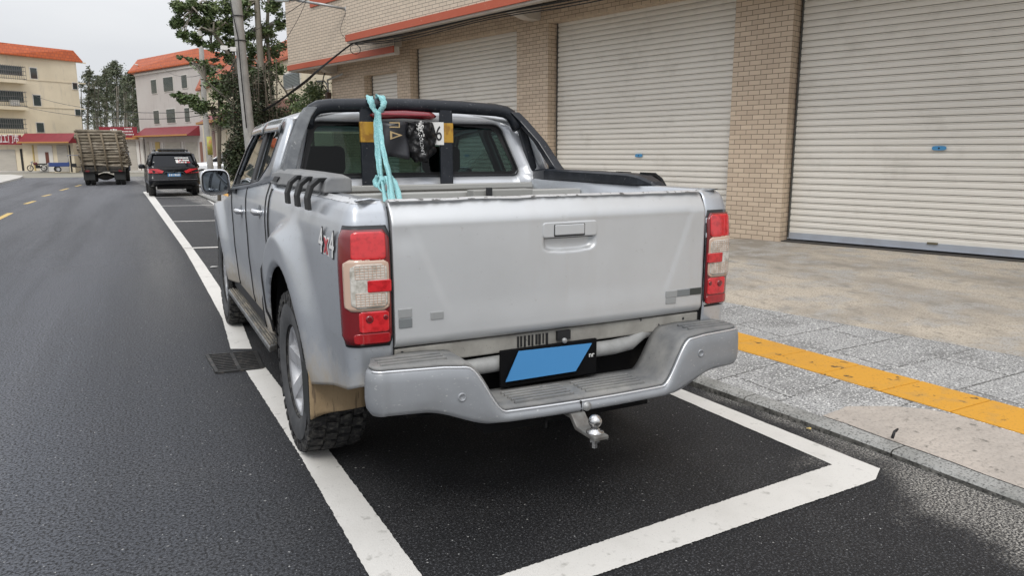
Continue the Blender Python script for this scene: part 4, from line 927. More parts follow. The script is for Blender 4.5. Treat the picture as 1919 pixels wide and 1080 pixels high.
# cab back with the rear window
def backy(x, z): return 1.605+.105*(1-abs(x/.86)**3)+.10*(z-1.28)/.35
wout = dense([(-.850, 1.20), (.850, 1.20), (.835, 1.30), (.745, 1.56), (.70, 1.645), (.5, 1.700), (.2, 1.728), (-.2, 1.728), (-.5, 1.700), (-.70, 1.645), (-.745, 1.56), (-.835, 1.30)])
wwin = dense([(-.690, 1.322), (.660, 1.322), (.565, 1.628), (-.595, 1.628)], .05)
bk = holed('cab_back', wout, [wwin], lambda x, z: Vector((x, backy(x, z), z)), roofsil, solid=.03, off=0)
b = MB(); NX = 20; rows = []
for k in range(5):
    z = lerp(1.322, 1.628, k/4); hw = lerp(.690, .595, k/4); rows.append([Vector((lerp(-hw, hw, i/NX), backy(lerp(-hw, hw, i/NX), z)-.004, z)) for i in range(NX+1)])
b.grid(rows); b.build('rear_window', glassd, T, fix=False)
b = MB(); cx_ = sum(p_[0] for p_ in wwin)/len(wwin); frr = []
for x, z in wwin: k1 = (abs(x)-.030)/abs(x) if abs(x) > .3 else 1; frr.append([Vector((x, backy(x, z)-.0065, z)), Vector((x*k1, backy(x, z)-.0065, 1.475+(z-1.475)*.86))])
b.grid(frr, cv=True); b.build('window_border', cablem, bk)
b = MB(); wl = [Vector((x, backy(x, z)-.018, z)) for x, z in wwin]; b.tube(wl+[wl[0]], .009, 6, cap=False, flat=(1.3, .6)); b.build('window_seal', blackp, bk)
b = MB()
for (xa, xb) in ((-.42, -.34), (-.335, -.325)): b.box((xa, backy(xa, 1.66)-.019, 1.63), (xb, backy(xa, 1.66)-.017, 1.69))
b.build('smudge', mat('grime', (.22, .20, .17), .8), bk) if False else None
# front end, windscreen, interior
b = MB(); b.grid([[Vector((u*(.80-.06*max(0, (y-3.7)))*1.0, y, fenz(y)+.03+.05*(1-u*u))) for u in [-1+k/8 for k in range(17)]] for y in [3.24+i*.08 for i in range(20)]]); b.build('bonnet', silver, T, solid=.02)
b = MB(); b.box((-.78, 4.72, .45), (.78, 4.80, .92)); b.build('front_bumper', silver, T, bevel=.03)
ws = MB(); ws.grid([[Vector((u*lerp(.80, .645, t), lerp(3.36, 2.99, t)+.12*(1-u*u), lerp(1.17, 1.60, t))) for u in [-1+k/8 for k in range(17)]] for t in [0, .25, .5, .75, 1]]); ws.build('windscreen', glass, T, fix=False)
b = MB()
for sg in (-1, 1): b.tube([(sg*.815, 3.33, 1.17), (sg*.76, 3.18, 1.36), (sg*.70, 3.0, 1.54), (sg*.665, 2.86, 1.62)], .028, 8)
b.build('front_pillar', silver, T)
b = MB(); b.box((-.80, 1.72, .60), (.80, 3.9, .66)); b.box((-.78, 3.05, .66), (.78, 3.6, 1.14)); b.build('cabin_floor', interior, T)
def cushion(name, x0, x1, y0, z0, y1, z1, th, par, mt=seatm):
    b = MB(); b.prism([(x0, y0, z0), (x0, y0+th, z0), (x0, y1+th*.8, z1), (x0, y1, z1)], (x1-x0, 0, 0)); return b.build(name, mt, par, bevel=.035, seg=3)
for (x0, x1) in ((-.66, -.14), (.14, .66)):
    s_ = cushion('front_seat', x0, x1, 2.44, .75, 2.32, 1.29, .14, T)
    b = MB(); b.box(((x0+x1)/2-.135, 2.28, 1.32), ((x0+x1)/2+.135, 2.38, 1.50)); b.build('headrest', seatm, s_, bevel=.04, seg=3)
    b = MB(); b.tube([((x0+x1)/2-.06, 2.34, 1.26), ((x0+x1)/2-.06, 2.33, 1.35)], .007, 6); b.tube([((x0+x1)/2+.06, 2.34, 1.26), ((x0+x1)/2+.06, 2.33, 1.35)], .007, 6); b.build('headrest_post', galv, s_)
s_ = cushion('rear_seat', -.70, .70, 1.86, .75, 1.76, 1.29, .12, T)
b = MB(); b.lathe([(.165, -.012), (.18, 0), (.165, .012), (.155, 0)], (-.38, 2.98, 1.16), 'y', 30); b.build('steering_wheel', blackp, T)
# mirror
for sg in (-1, 1):
    mc = Vector((sg*.968, 3.30, 1.250)); P = []; n = 28
    def ring(wd, ht, y, ex_=3.6):
        o_ = []
        for k in range(n):
            t = k/n*2*math.pi; c, s_ = math.cos(t), math.sin(t); o_.append(mc+Vector((math.copysign(abs(c)**(2/ex_), c)*wd/2, y, math.copysign(abs(s_)**(2/ex_), s_)*ht/2)))
        return o_
    b = MB(); b.grid([ring(.165, .150, .004), ring(.19, .173, -.004), ring(.203, .186, .004), ring(.200, .183, .03), ring(.16, .15, .085), ring(.06, .06, .11)], cu=True)
    mo = b.build('wing_mirror', mat('mirror_chrome', (.7, .71, .73), .15, 1), T)
    b = MB(); b.grid([ring(.185, .168, -.0055), ring(.162, .147, .000)], cu=True); b.build('mirror_rim', blackp, mo)
    b = MB(); b.add(ring(.163, .148, .0), [tuple(range(n))]); b.build('mirror_glass', mirr, mo)
    b = MB(); b.prism([(sg*.90, 3.31, 1.165), (sg*.82, 3.24, 1.165), (sg*.82, 3.24, 1.20), (sg*.90, 3.31, 1.20)], (0, .07, 0)); b.build('mirror_arm', blackp, mo, bevel=.008)
# ---- sports bar
hy = 1.66
bar = MB(); pts = [(-.640, hy-.02, 1.60), (-.625, hy, 1.65), (-.60, hy+.005, 1.683), (-.565, hy+.01, 1.702), (-.5, hy+.01, 1.712), (-.25, hy+.012, 1.722), (0, hy+.012, 1.727), (.25, hy+.012, 1.722), (.5, hy+.01, 1.712), (.565, hy+.01, 1.702), (.60, hy+.005, 1.683), (.625, hy, 1.65), (.640, hy-.02, 1.60)]
bar.tube(pts, .0375, 14); bo = bar.build('sports_bar', navy, T)
for sg in (-1, 1):
    cover = navyd if sg < 0 else navy
    # rear leg (wide cover), front leg, rail box along the bed side
    b = MB()
    def slab(path, th, mt_, nm, par, bev=.008):
        """path: list of (front_y, rear_y, z, x); builds a slab leaning against the cab"""
        m_ = MB(); rows = []
        for (ya, yb, z, x) in path:
            rows.append([Vector((sg*(x+th/2), ya, z)), Vector((sg*(x+th/2), yb, z)), Vector((sg*(x-th/2), yb, z)), Vector((sg*(x-th/2), ya, z))])
        m_.grid(rows, smooth=False, cu=True); m_.add(rows[0], [(0, 1, 2, 3)]); m_.add(rows[-1], [(3, 2, 1, 0)]); return m_.build(nm, mt_, par, bevel=bev)
    slab([(1.47, 1.34, 1.335, .792), (1.465, 1.395, 1.38, .780), (1.545, 1.485, 1.52, .725), (1.645, 1.585, 1.645, .655), (1.69, 1.62, 1.70, .61)], .062, cover, 'bar_leg', bo)
    slab([(1.70, 1.64, 1.29, .775), (1.695, 1.64, 1.45, .730), (1.69, 1.64, 1.58, .685), (1.70, 1.64, 1.68, .63)], .045, navy, 'bar_leg', bo)
    # rail cover
    m_ = MB(); rows = []
    for (y, zt, zb, xo_, xi) in ((1.66, 1.350, 1.296, .845, .745), (1.45, 1.362, 1.296, .838, .715), (1.30, 1.360, 1.30, .832, .712), (.9, 1.358, 1.30, .828, .708), (.60, 1.354, 1.30, .826, .706), (.50, 1.345, 1.30, .824, .706), (.43, 1.318, 1.30, .82, .735), (.41, 1.302, 1.30, .815, .74)):
        rows.append([Vector((sg*xo_, y, zb)), Vector((sg*(xo_-.012), y, zb+(zt-zb)*.7)), Vector((sg*(xo_-.03), y, zt)), Vector((sg*(xi+.01), y, zt)), Vector((sg*xi, y, zt-.01)), Vector((sg*xi, y, zb))])
    if sg < 0: rows = [[v+Vector((0, 0, .016 if v.z > 1.32 else 0)) for v in r] for r in rows[:6]]
    m_.grid(rows, smooth=False, cu=True); m_.add(rows[0], [tuple(range(6))]); m_.add(rows[-1], [tuple(range(5, -1, -1))])
    rc = m_.build('rail_cover', (mat('cover_dusty', (.17, .175, .18), .6, 0, 0, noise=[(8, .35, .7, (.24, .24, .235), 7), (60, .66, .72, (.06, .06, .06), 3)])) if sg < 0 else navy, bo, bevel=.008)  # left is dusty; right has its inner-side shade put into a darker material
    b = MB(); b.prism([(sg*.839, 1.60, 1.312), (sg*.839, 1.48, 1.312), (sg*.832, 1.42, 1.338), (sg*.832, 1.55, 1.338)], (sg*.004, 0, 0)); b.build('slot', cablem, rc)
    for y in (.98, .76, .55):
        b = MB(); b.grid([[Vector((sg*x, y+w_+dy, z)) for w_ in (-.030, .030)] for (x, z, dy) in ((.780, 1.352, 0), (.832, 1.350, .0), (.864, 1.325, -.01), (.884, 1.280, -.03), (.886, 1.235, -.05))], smooth=False)
        b.build('rail_claw', mat('claw_black', (.006, .0065, .007), .55, spec=.3), rc, solid=.016, off=0, bevel=.002)
for x in (-.305, .168):
    b = MB(); b.box((x-.040, hy-.018, 1.262), (x+.040, hy+.004, 1.71)); po = b.build('bar_post', navy, bo, bevel=.006)
    b = MB(); b.box((x-.042, hy-.0205, 1.515), (x+.042, hy+.006, 1.628)); b.build('tape', yellow, po, bevel=.003)
b = MB(); rows = []
for i in range(17):
    t = -1+i/8; x = -.095+t*.195; e = (1-abs(t)**14)*.8+.2; rows.append([Vector((x, hy-.025+.03*math.cos(a)*e, 1.672-.008*abs(t)+.024*math.sin(a)*e)) for a in [k*math.pi/6 for k in range(12)]])
b.grid(rows, cu=True); b.add(rows[0], [tuple(range(12))]); b.add(rows[-1], [tuple(range(12))]); bl = b.build('brake_light', mat('brake_red', (.16, .006, .012), .15, 0, 1), bo)
b = MB(); b.box((-.27, hy-.058, 1.664), (.05, hy-.045, 1.676)); b.build('lens', mat('brake_red_line', (.28, .015, .03), .2, 0, 1), bl, bevel=.003)
# ---- things hung on the bar
hb = empty('hanging_bag', (0, hy-.04, 1.63), 0, 'crumpled black plastic bag with white lettering hanging between the sports bar posts', 'bag')
b = MB(); rows = []
for k in range(25):
    z = -k/24; row = []
    for i in range(21):
        u = -1+i/10; half = lerp(.075, .088, math.sin(min(1, k/12)*1.5))*(1-.55*sstep(.72, 1.0, -z)); cx = -.0+(-.0 if k < 12 else .0)
        nzv = mnoise.noise(Vector((u*2.2, z*5, 1.3))); n2 = mnoise.noise(Vector((u*6, z*11, 4)))
        row.append(Vector((cx+u*half+.012*mnoise.noise(Vector((z*6, u, 9))), -.035*(1-u*u)-.028*nzv-.014*n2, z*.225-.02*mnoise.noise(Vector((u*3, 7, 0)))*(k/24))))
    rows.append(row)
b.grid(rows); bo_ = b.build('bag_body', blackpl, hb, solid=.004)
text('JUNCTIO', .03, frame((-.032, -.0735, -.125), (.06, 0, -1), (1, 0, .06)), white, 'lettering', hb, .0006, .11) if False else text('JUNCTIO', .026, frame((-.022, -.078, -.135), (-.12, 0, 1), (-1, 0, -.12)), mat('print_grey', (.5, .5, .5), .5), 'lettering', hb, .0006, .10)
b = MB()
for k in range(60):
    x = -.03+random.gauss(0, .011); z = -.04+random.gauss(0, .022); s_ = random.uniform(.002, .006); a = random.uniform(0, 3)
    b.add([(x+s_*math.cos(a+j*2.1), -.074-.0002*k, z+s_*1.5*math.sin(a+j*2.1)) for j in range(3)], [(0, 1, 2)])
b.build('scribble', white, hb)
bd = empty('hanging_board', (-.165, hy-.045, 1.63), 0, 'flat black bag panel printed with a gold triangle hanging beside the teal straps', 'bag panel')
b = MB(); b.grid([[Vector((lerp(-.085, .085, i/8), -.01+.012*math.sin(i*.8+k*.6), -lerp(0, .205, k/8)+.01*math.sin(i*.5)*(k/8))) for i in range(9)] for k in range(9)]); b.build('panel', mat('satin_black', (.02, .021, .026), .35), bd, solid=.003)
b = MB(); b.prism([(-.028, -.026, -.052), (.045, -.026, -.075), (-.028, -.026, -.10)], (0, .002, 0)); tri = b.build('gold_mark', gold, bd)
b = MB(); b.prism([(-.016, -.0275, -.064), (.020, -.0275, -.0755), (-.016, -.0275, -.088)], (0, .002, 0)); b.build('gold_mark_centre', MATS['satin_black'], tri)
b = MB(); b.prism([(-.03, -.026, -.004), (.03, -.026, -.004), (.03, -.026, -.010), (-.03, -.026, -.010)], (0, .002, 0)); b.prism([(-.03, -.026, -.028), (.03, -.026, -.028), (.03, -.026, -.034), (-.03, -.026, -.034)], (0, .002, 0)); b.box((.024, -.027, -.034), (.03, -.025, -.004)); b.build('gold_bar', gold, bd)
pc = empty('number_card', (.092, hy-.028, 1.57), 0, 'small white card with black digits tucked behind the right taped post', 'card')
b = MB(); b.box((-.055, 0, -.068), (.055, .004, .062)); b.build('card', white, pc, bevel=.001)
text('06', .12, frame((.001, -.002, -.006), (1, 0, 0), (0, 0, 1)), cablem, 'digits', pc, .0005, .080)
# teal strap
def ribbon(mb, pts, wd, th=.003, wdir=(1, 0, 0)):
    P = [Vector(p) for p in pts]; o = []
    for i in range(len(P)-1):
        p0, p1, p2, p3 = P[max(i-1, 0)], P[i], P[i+1], P[min(i+2, len(P)-1)]
        for k in range(6):
            t = k/6; o.append(.5*((2*p1)+(p2-p0)*t+(2*p0-5*p1+4*p2-p3)*t*t+(3*p1-p0-3*p2+p3)*t**3))
    o.append(P[-1]); rows = []
    for i, p in enumerate(o):
        t = (o[min(i+1, len(o)-1)]-o[max(i-1, 0)]).normalized(); u = Vector(wdir); tw = .5*math.sin(i*.33+len(pts)); u = (u-t*u.dot(t)).normalized(); n = t.cross(u); u = u*math.cos(tw)+n*math.sin(tw); n = t.cross(u)
        w_ = wd*(1+.12*math.sin(i*1.7)); rows.append([p-u*w_/2-n*th/2, p+n*.002-n*th/2, p+u*w_/2-n*th/2, p+u*w_/2+n*th/2, p-u*w_/2+n*th/2])
    mb.grid(rows, cu=True); mb.add(rows[0], [tuple(range(5))]); mb.add(rows[-1], [tuple(range(5))])
st = empty('lashing_strap', (-.30, hy, 1.72), 0, 'pale teal webbing strap looped over the sports bar and pulled down into the bed', 'strap')
def ws_(px, py, y): return at(px, py, y)-Vector((-.30, hy, 1.72))
b = MB()
ribbon(b, [ws_(709, 212, 1.60), ws_(701, 205, 1.605), ws_(695, 190, 1.61), ws_(692, 181, 1.65), ws_(694, 181, 1.70), ws_(700, 200, 1.715)], .036)
ribbon(b, [ws_(708, 214, 1.60), ws_(716, 203, 1.60), ws_(719, 192, 1.61), ws_(714, 180, 1.64), ws_(709, 180, 1.70), ws_(706, 200, 1.715)], .034)
b.build('loop', teal, st)
b = MB()
ribbon(b, [ws_(707, 207, 1.595), ws_(705, 240, 1.58), ws_(708, 290, 1.50), ws_(712, 330, 1.35), ws_(714, 345, 1.25)], .029)
ribbon(b, [ws_(708, 208, 1.59), ws_(711, 240, 1.56), ws_(720, 290, 1.42), ws_(731, 330, 1.2), ws_(736, 378, .80)], .026)
ribbon(b, [ws_(709, 209, 1.585), ws_(713, 245, 1.55), ws_(718, 280, 1.45), ws_(727, 322, 1.28), ws_(741, 345, 1.15), ws_(750, 378, .80)], .026)
ribbon(b, [ws_(707, 215, 1.59), ws_(709, 260, 1.54), ws_(712, 300, 1.42), ws_(716, 335, 1.25), ws_(722, 378, .82)], .018)
ribbon(b, [ws_(724, 330, 1.2), ws_(729, 350, 1.1), ws_(731, 380, .8)], .022)
b.build('webbing', teal, st)
b = MB(); ribbon(b, [ws_(708, 330, 1.28), ws_(703, 342, 1.27), ws_(710, 350, 1.22), ws_(719, 343, 1.20), ws_(714, 330, 1.24)], .026); ribbon(b, [ws_(716, 336, 1.2), ws_(710, 350, 1.18), ws_(722, 362, 1.1)], .022); b.build('knot', teal, st)
# ------------------------------------------------------------------ far pavements
def zsheet(name, mt, poly, dz):
    mb = MB(); top = [Vector((p[0], p[1], gz(p[1])+dz)) for p in poly]; mb.prism([v-Vector((0, 0, dz+.05)) for v in top], (0, 0, dz+.05)); return tag(mb.build(name, mt), kind='structure')
palepave = mat('pale_paving', (.50, .48, .44), .85, noise=[(1.5, .4, .75, (.40, .385, .35), 6)])
zsheet('pavement', palepave, [G2(-90, 352), G2(-10, 349), G2(38, 336), G2(44, 332), G2(20, 329.5), G2(-90, 330)], .13)
zsheet('pavement', palepave, [G2(-120, 326), G2(60, 323), G2(160, 322.3), G2(300, 323.5), G2(430, 326), G2(430, 314), G2(-120, 314)], .14)
# ------------------------------------------------------------------ far buildings
cream = mat('cream_render', (.68, .60, .45), .85, noise=[(.25, .4, .75, (.55, .48, .35), 7), (1.2, .55, .8, (.48, .43, .34), 6, (2, 2, .5))])
pinkg = mat('pink_grey_render', (.49, .46, .435), .85, noise=[(.25, .4, .75, (.44, .40, .375), 7), (1.2, .55, .8, (.38, .35, .33), 6, (2, 2, .5))])
whiter = mat('white_render', (.62, .60, .56), .85)
roofo = mat('orange_roof_tiles', brick=dict(c1=(.50, .105, .022), c2=(.40, .08, .018), m=(.30, .06, .02), w=.35, h=.35, j=.03), rough=.5)
awnr = mat('red_awning', brick=dict(c1=(.22, .018, .026), c2=(.18, .015, .022), m=(.18, .02, .025), w=.6, h=.3, j=.02), rough=.5)
signr = mat('sign_red', (.22, .014, .025), .45)
wdark = mat('far_window', (.02, .035, .035), .15, 0, 0, 1)
shutg = mat('far_shutter', (.42, .39, .34), .6, noise=[(1, .4, .7, (.34, .32, .28), 4, (1, 1, 9))])
shutd = mat('far_dark_opening', (.02, .02, .02), .8)
woodb = mat('brown_post', (.13, .04, .025), .6)
def face_fn(P0, P1):
    t = Vector((P1[0]-P0[0], P1[1]-P0[1], 0)).normalized(); n = Vector((t.y, -t.x, 0))
    if (CAM-Vector((P0[0], P0[1], 0))).dot(n) < 0: n = -n
    return lambda s, z, d: Vector((P0[0], P0[1], 0))+t*s-n*d+Vector((0, 0, z)), t, n
def quad(par, name, mt, P0, P1, px, th=.04, out=.0, base=None):
    """box on the wall P0-P1 covering the photo rectangle px = (x0, y0, x1, y1); stands proud from `out` to `out+th`"""
    fn, t, n = face_fn(P0, P1); s0, za = onwall(px[0], px[1], P0, P1); s1, zb = onwall(px[2], px[3], P0, P1)
    s2, zc = onwall(px[0], px[3], P0, P1); z0 = (zb+zc)/2; s3, zd = onwall(px[2], px[1], P0, P1); z1 = (za+zd)/2
    if base is not None: z0 = base
    mb = MB(); mb.prism([fn(s0, z0, -out), fn(s1, z0, -out), fn(s1, z1, -out), fn(s0, z1, -out)], n*th); return mb.build(name, mt, par), (s0, s1, z0, z1)
def block(name, pts, z0, z1, mt, lab, cat='building'):
    e = empty(name, (0, 0, 0), 0, lab, cat); e.location = (pts[0][0], pts[0][1], gz(pts[0][1])); mb = MB(); mb.prism([Vector((p[0], p[1], z0)) for p in pts], (0, 0, z1-z0)); w_ = mb.build('wall', mt, e); w_.matrix_parent_inverse = Matrix.Translation(-e.location); return e
def fixp(e):
    for ch in list(e.children):
        if ch.matrix_parent_inverse == Matrix(): ch.matrix_parent_inverse = Matrix.Translation(-e.location)
def roofband(e, pts, z, h, o0, o1, mt, name='roof'):
    c = sum((Vector((p[0], p[1], 0)) for p in pts), Vector())/len(pts)
    def off(o): return [Vector((p[0], p[1], 0))+((Vector((p[0], p[1], 0))-c).normalized()*o*1.4) for p in pts]
    a, b = off(o0), off(o1); mb = MB(); rows = [[v+Vector((0, 0, z-.12)) for v in off(0)], [v+Vector((0, 0, z-.12)) for v in a], [v+Vector((0, 0, z)) for v in a], [v+Vector((0, 0, z+h)) for v in b]]
    mb.grid(rows, smooth=False, cu=True); mb.add(rows[-1], [tuple(range(len(pts)))]); return mb.build(name, mt, e)
def win(e, P0, P1, px, bars=0):
    f, (s0, s1, z0, z1) = quad(e, 'window', whiter, P0, P1, px, .08, -.02); fn, t, n = face_fn(P0, P1)
    mb = MB(); m_ = .07 if s1 > s0 else -.07; mb.prism([fn(s0+m_, z0+.07, -.065), fn(s1-m_, z0+.07, -.065), fn(s1-m_, z1-.07, -.065), fn(s0+m_, z1-.07, -.065)], n*.02); mb.build('pane', wdark, f)
    if bars:
        mb = MB()
        for k in range(bars): z = lerp(z0+.15, z1-.15, k/(bars-1)); mb.prism([fn(s0+m_, z-.02, -.09), fn(s1-m_, z-.02, -.09), fn(s1-m_, z+.02, -.09), fn(s0+m_, z+.02, -.09)], n*.02)
        mb.build('bars', mat('window_bars', (.16, .18, .17), .6), f)
# left cream block
B_, C_ = G2(48, 321), G2(163, 318.6); dBC = Vector((C_[0]-B_[0], C_[1]-B_[1])); A_ = G2(-75, 323.5)
D_ = (A_[0]+dBC.x, A_[1]+dBC.y+4)
zt = onwall(48, 104, B_, C_)[1]
cb = block('cream_apartment_block', [A_, B_, C_, D_], -.6, zt, cream, 'cream four storey block with barred balconies and orange tiled roof edge')
roofband(cb, [A_, B_, C_, D_], zt, 1.15, .55, -.1, roofo)
for px in ((54, 126, 71, 148), (60, 177, 78, 199), (66, 229, 84, 249)): win(cb, B_, C_, px)
for px in ((134, 154, 146, 168), (139, 204, 152, 217)): win(cb, B_, C_, px)
for (y0, y1, m_) in ((156, 158, 0), (207, 209, 0), (113, 115, 0)):
    fn, t, n = face_fn(B_, C_); s1 = onwall(160, y1, B_, C_)[0]; z = onwall(50, y0-7 if y0 > 120 else y0-5, B_, C_)[1]; mb = MB(); mb.prism([fn(0, z, 0), fn(s1, z, 0), fn(s1, z+.12, 0), fn(0, z+.12, 0)], n*.06); mb.build('string_course', cream, cb)
cage = mat('balcony_bars', (.16, .16, .16), .5, .4)
for (x0, y0, x1, y1) in ((-40, 121, 43, 148), (-40, 169, 49, 199), (-40, 221, 55, 250)):
    q_, (s0, s1, z0, z1) = quad(cb, 'balcony', wdark, A_, B_, (x0, y0, min(x1, 46), y1), .02, .0); fn, t, n = face_fn(A_, B_); s1 = min(s1, s1)
    mb = MB()
    k = 0; s = s0
    while s < s1:
        mb.tube([fn(s, z0, -.75), fn(s, z1, -.75)], .02, 4, cap=False); s += .22
    for z in (z0+.1, lerp(z0, z1, .35), lerp(z0, z1, .62), z1-.1): mb.tube([fn(s0, z, -.75), fn(s1, z, -.75)], .025, 4); 
    for z in (z0+.1, z1-.1): mb.tube([fn(s1, z, -.75), fn(s1, z, 0)], .025, 4)
    mb.build('balcony_cage', cage, q_)
    mb = MB(); mb.prism([fn(s0, z0-.35, 0), fn(s1, z0-.35, 0), fn(s1, z0, 0), fn(s0, z0, 0)], n*.8); mb.prism([fn(s0, z0, 0), fn(s1, z0, 0), fn(s1, z0+.5, 0), fn(s0, z0+.5, 0)], n*.1); mb.build('balcony_slab', cream, q_)
    mb = MB()
    if y0 == 169: mb.prism([fn(s1-1.6, z0+.1, -.3), fn(s1-.7, z0+.1, -.3), fn(s1-.7, z0+.7, -.3), fn(s1-1.6, z0+.7, -.3)], n*.3); mb.build('air_conditioner', whiter, q_)
mb = MB(); c = at(44, 92, B_[1]+5); mb.lathe([(1.0, -2), (1.05, -.3), (.75, .25), (0, .45)], (c.x, c.y, c.z), 'z', 16); mb.build('water_tank', galv, cb)
fixp(cb)
# left shop row with awnings
L0, L1, L2 = G2(-75, 323.6), G2(47, 322.6), G2(142, 323.0)
sr = block('shop_row', [L0, L1, L2, (L2[0]+1, L2[1]+6), (L0[0]+1, L0[1]+6)], -.6, onwall(47, 262, L1, L2)[1], cream, 'row of small shops under a red sign and red awning below the cream block', 'shops')
def awning(e, P0, P1, xa, xb, yt, yb_, mt, out=1.1):
    fn, t, n = face_fn(P0, P1); s0 = onwall(xa, yt, P0, P1)[0]; s1 = onwall(xb, yt, P0, P1)[0]; z1 = onwall(xa, yt, P0, P1)[1]; z0 = onwall(xa, yb_, P0, P1)[1]
    mb = MB(); mb.prism([fn(s0, z1, .0), fn(s0, z0, -out), fn(s0, z0-.08, -out), fn(s0, z0-.08, 0)], t*(s1-s0)); a = mb.build('awning', mt, e)
    mb = MB(); mb.prism([fn(s0, z0-.08, -out-.02), fn(s1, z0-.08, -out-.02), fn(s1, z0+.06, -out-.02), fn(s0, z0+.06, -out-.02)], n*.03); mb.build('fascia', mat('ochre_fascia', (.42, .20, .06), .6), a); return a
awning(sr, L1, L2, 46, 142, 250, 267, awnr)
fn, t, n = face_fn(L0, L1); sg_, (s0, s1, z0, z1) = quad(sr, 'sign_board', signr, L0, L1, (-60, 253, 45, 271), .15, .6)
tp = fn(onwall(14, 262, L0, L1)[0], onwall(14, 261, L0, L1)[1], -.77)
_x = -t if (Vector(t).dot(_r) < 0) else t
text('锅加工门市', 1.0, frame(tp, _x, (0, 0, 1)), white, 'lettering', sg_, .01, 2.5)
for (a, b, c, d, mt) in ((-45, 280, 33, 321, shutg), (37, 279, 54, 321, shutd)): quad(sr, 'shop_front', mt, L0, L1, (a, b, min(c, 46), d), .05, 0, -.5)
for (a, b, c, d, mt, nm) in ((60, 272, 68, 321, mat('yellow_post', (.45, .33, .12), .7), 'pillar'), (70, 272, 103, 321, whiter, 'wall_panel'), (85, 285, 94, 306, woodb, 'poster'), (106, 272, 131, 321, shutg, 'shop_front'), (131, 272, 134, 321, shutd, 'gap')): quad(sr, nm, mt, L1, L2, (a, b, c, d), .06+.01*(nm == 'poster'), 0, None if nm == 'poster' else -.5)
fixp(sr)
# middle low shops
M0, M1 = G2(142, 322.0), G2(274, 321.5)
md_ = block('low_shop', [M0, M1, (M1[0]+.5, M1[1]+5), (M0[0]+.5, M0[1]+5)], -.6, onwall(200, 252, M0, M1)[1], whiter, 'low shop with a red sign board and beige shutters between the two blocks', 'shop')
awning(md_, M0, M1, 150, 190, 246, 258, awnr)
sg_, (s0, s1, z0, z1) = quad(md_, 'sign_board', signr, M0, M1, (190, 238, 262, 258), .15, .5); fn, t, n = face_fn(M0, M1)
mb = MB()
for (cx, cy, wd, hh) in ((213, 245, 3, 6), (218, 244, 3, 7), (222.5, 245, 3, 6)): 
    s, z = onwall(cx, cy, M0, M1); mb.prism([fn(s-.09, z-.12, -.66), fn(s+.09, z-.12, -.66), fn(s+.09, z+.14, -.66), fn(s-.09, z+.14, -.66)], n*.01)
for row, (y, xa, xb) in enumerate(((241, 238, 252), (246.5, 234, 254), (252, 234, 254))):
    x = xa
    while x < xb: s, z = onwall(x, y, M0, M1); mb.prism([fn(s, z-.07, -.66), fn(s+.07, z-.07, -.66), fn(s+.07, z+.07, -.66), fn(s, z+.07, -.66)], n*.01); x += 2.2+.6*random.random()
mb.build('lettering', white, sg_)
quad(md_, 'ochre_fascia', MATS['ochre_fascia'], M0, M1, (150, 258, 264, 261), .2, .5)
for (a, c, mt) in ((150, 200, shutg), (203, 236, shutg), (238, 259, shutg), (260, 266, woodb), (267, 273, shutg)): quad(md_, 'shop_front', mt, M0, M1, (a, 263, c, 321), .05, 0, -.5)
fixp(md_)
# right pink-grey block
E_, F_ = G2(269, 321.2), G2(388, 325.4); H_ = G2(455, 318)
zt2 = onwall(300, 127, E_, F_)[1]
pb = block('grey_apartment_block', [E_, F_, (F_[0]+9, F_[1]+9), (E_[0]+3, E_[1]+9)], -.6, zt2, pinkg, 'pinkish grey three storey block with louvred windows and orange tiled roof edge')
roofband(pb, [E_, F_, (F_[0]+9, F_[1]+9), (E_[0]+3, E_[1]+9)], zt2, 1.3, .5, -.3, roofo)
for px in ((283, 148, 296, 176), (306, 143, 327, 172), (340, 139, 353, 166), (288, 206, 301, 233), (312, 203, 331, 231), (346, 201, 358, 229)): win(pb, E_, F_, px, 12)
fn, t, n = face_fn(E_, F_); z = onwall(290, 137, E_, F_)[1]; s1 = onwall(388, 137, E_, F_)[0]
mb = MB(); mb.prism([fn(0, z, 0), fn(s1, z, 0), fn(s1, z+.18, 0), fn(0, z+.18, 0)], n*.12); mb.build('string_course', whiter, pb)
awning(pb, E_, F_, 271, 374, 240, 256, awnr, 1.3)
for (a, c, mt, nm) in ((274, 284, shutg, 'shop_front'), (286, 290, whiter, 'pillar'), (291, 304, mat('yellow_post', (.45, .33, .12)), 'shop_front'), (306, 309, whiter, 'pillar'), (310, 343, shutg, 'shop_front'), (344, 347, whiter, 'pillar'), (348, 374, shutg, 'shop_front'), (375, 383, mat('brick_red', (.22, .11, .08), .8), 'pillar')): quad(pb, nm, mt, E_, F_, (a, 266, c, 322), .05 if nm == 'shop_front' else .08, 0, -.5)
mb = MB(); p0 = fn(1.4, z+1.0, 0); mb.tube([p0, p0+n*.5+Vector((0, 0, .12))], .07, 6); mb.build('outlet_pipe', whiter, pb)
fixp(pb)
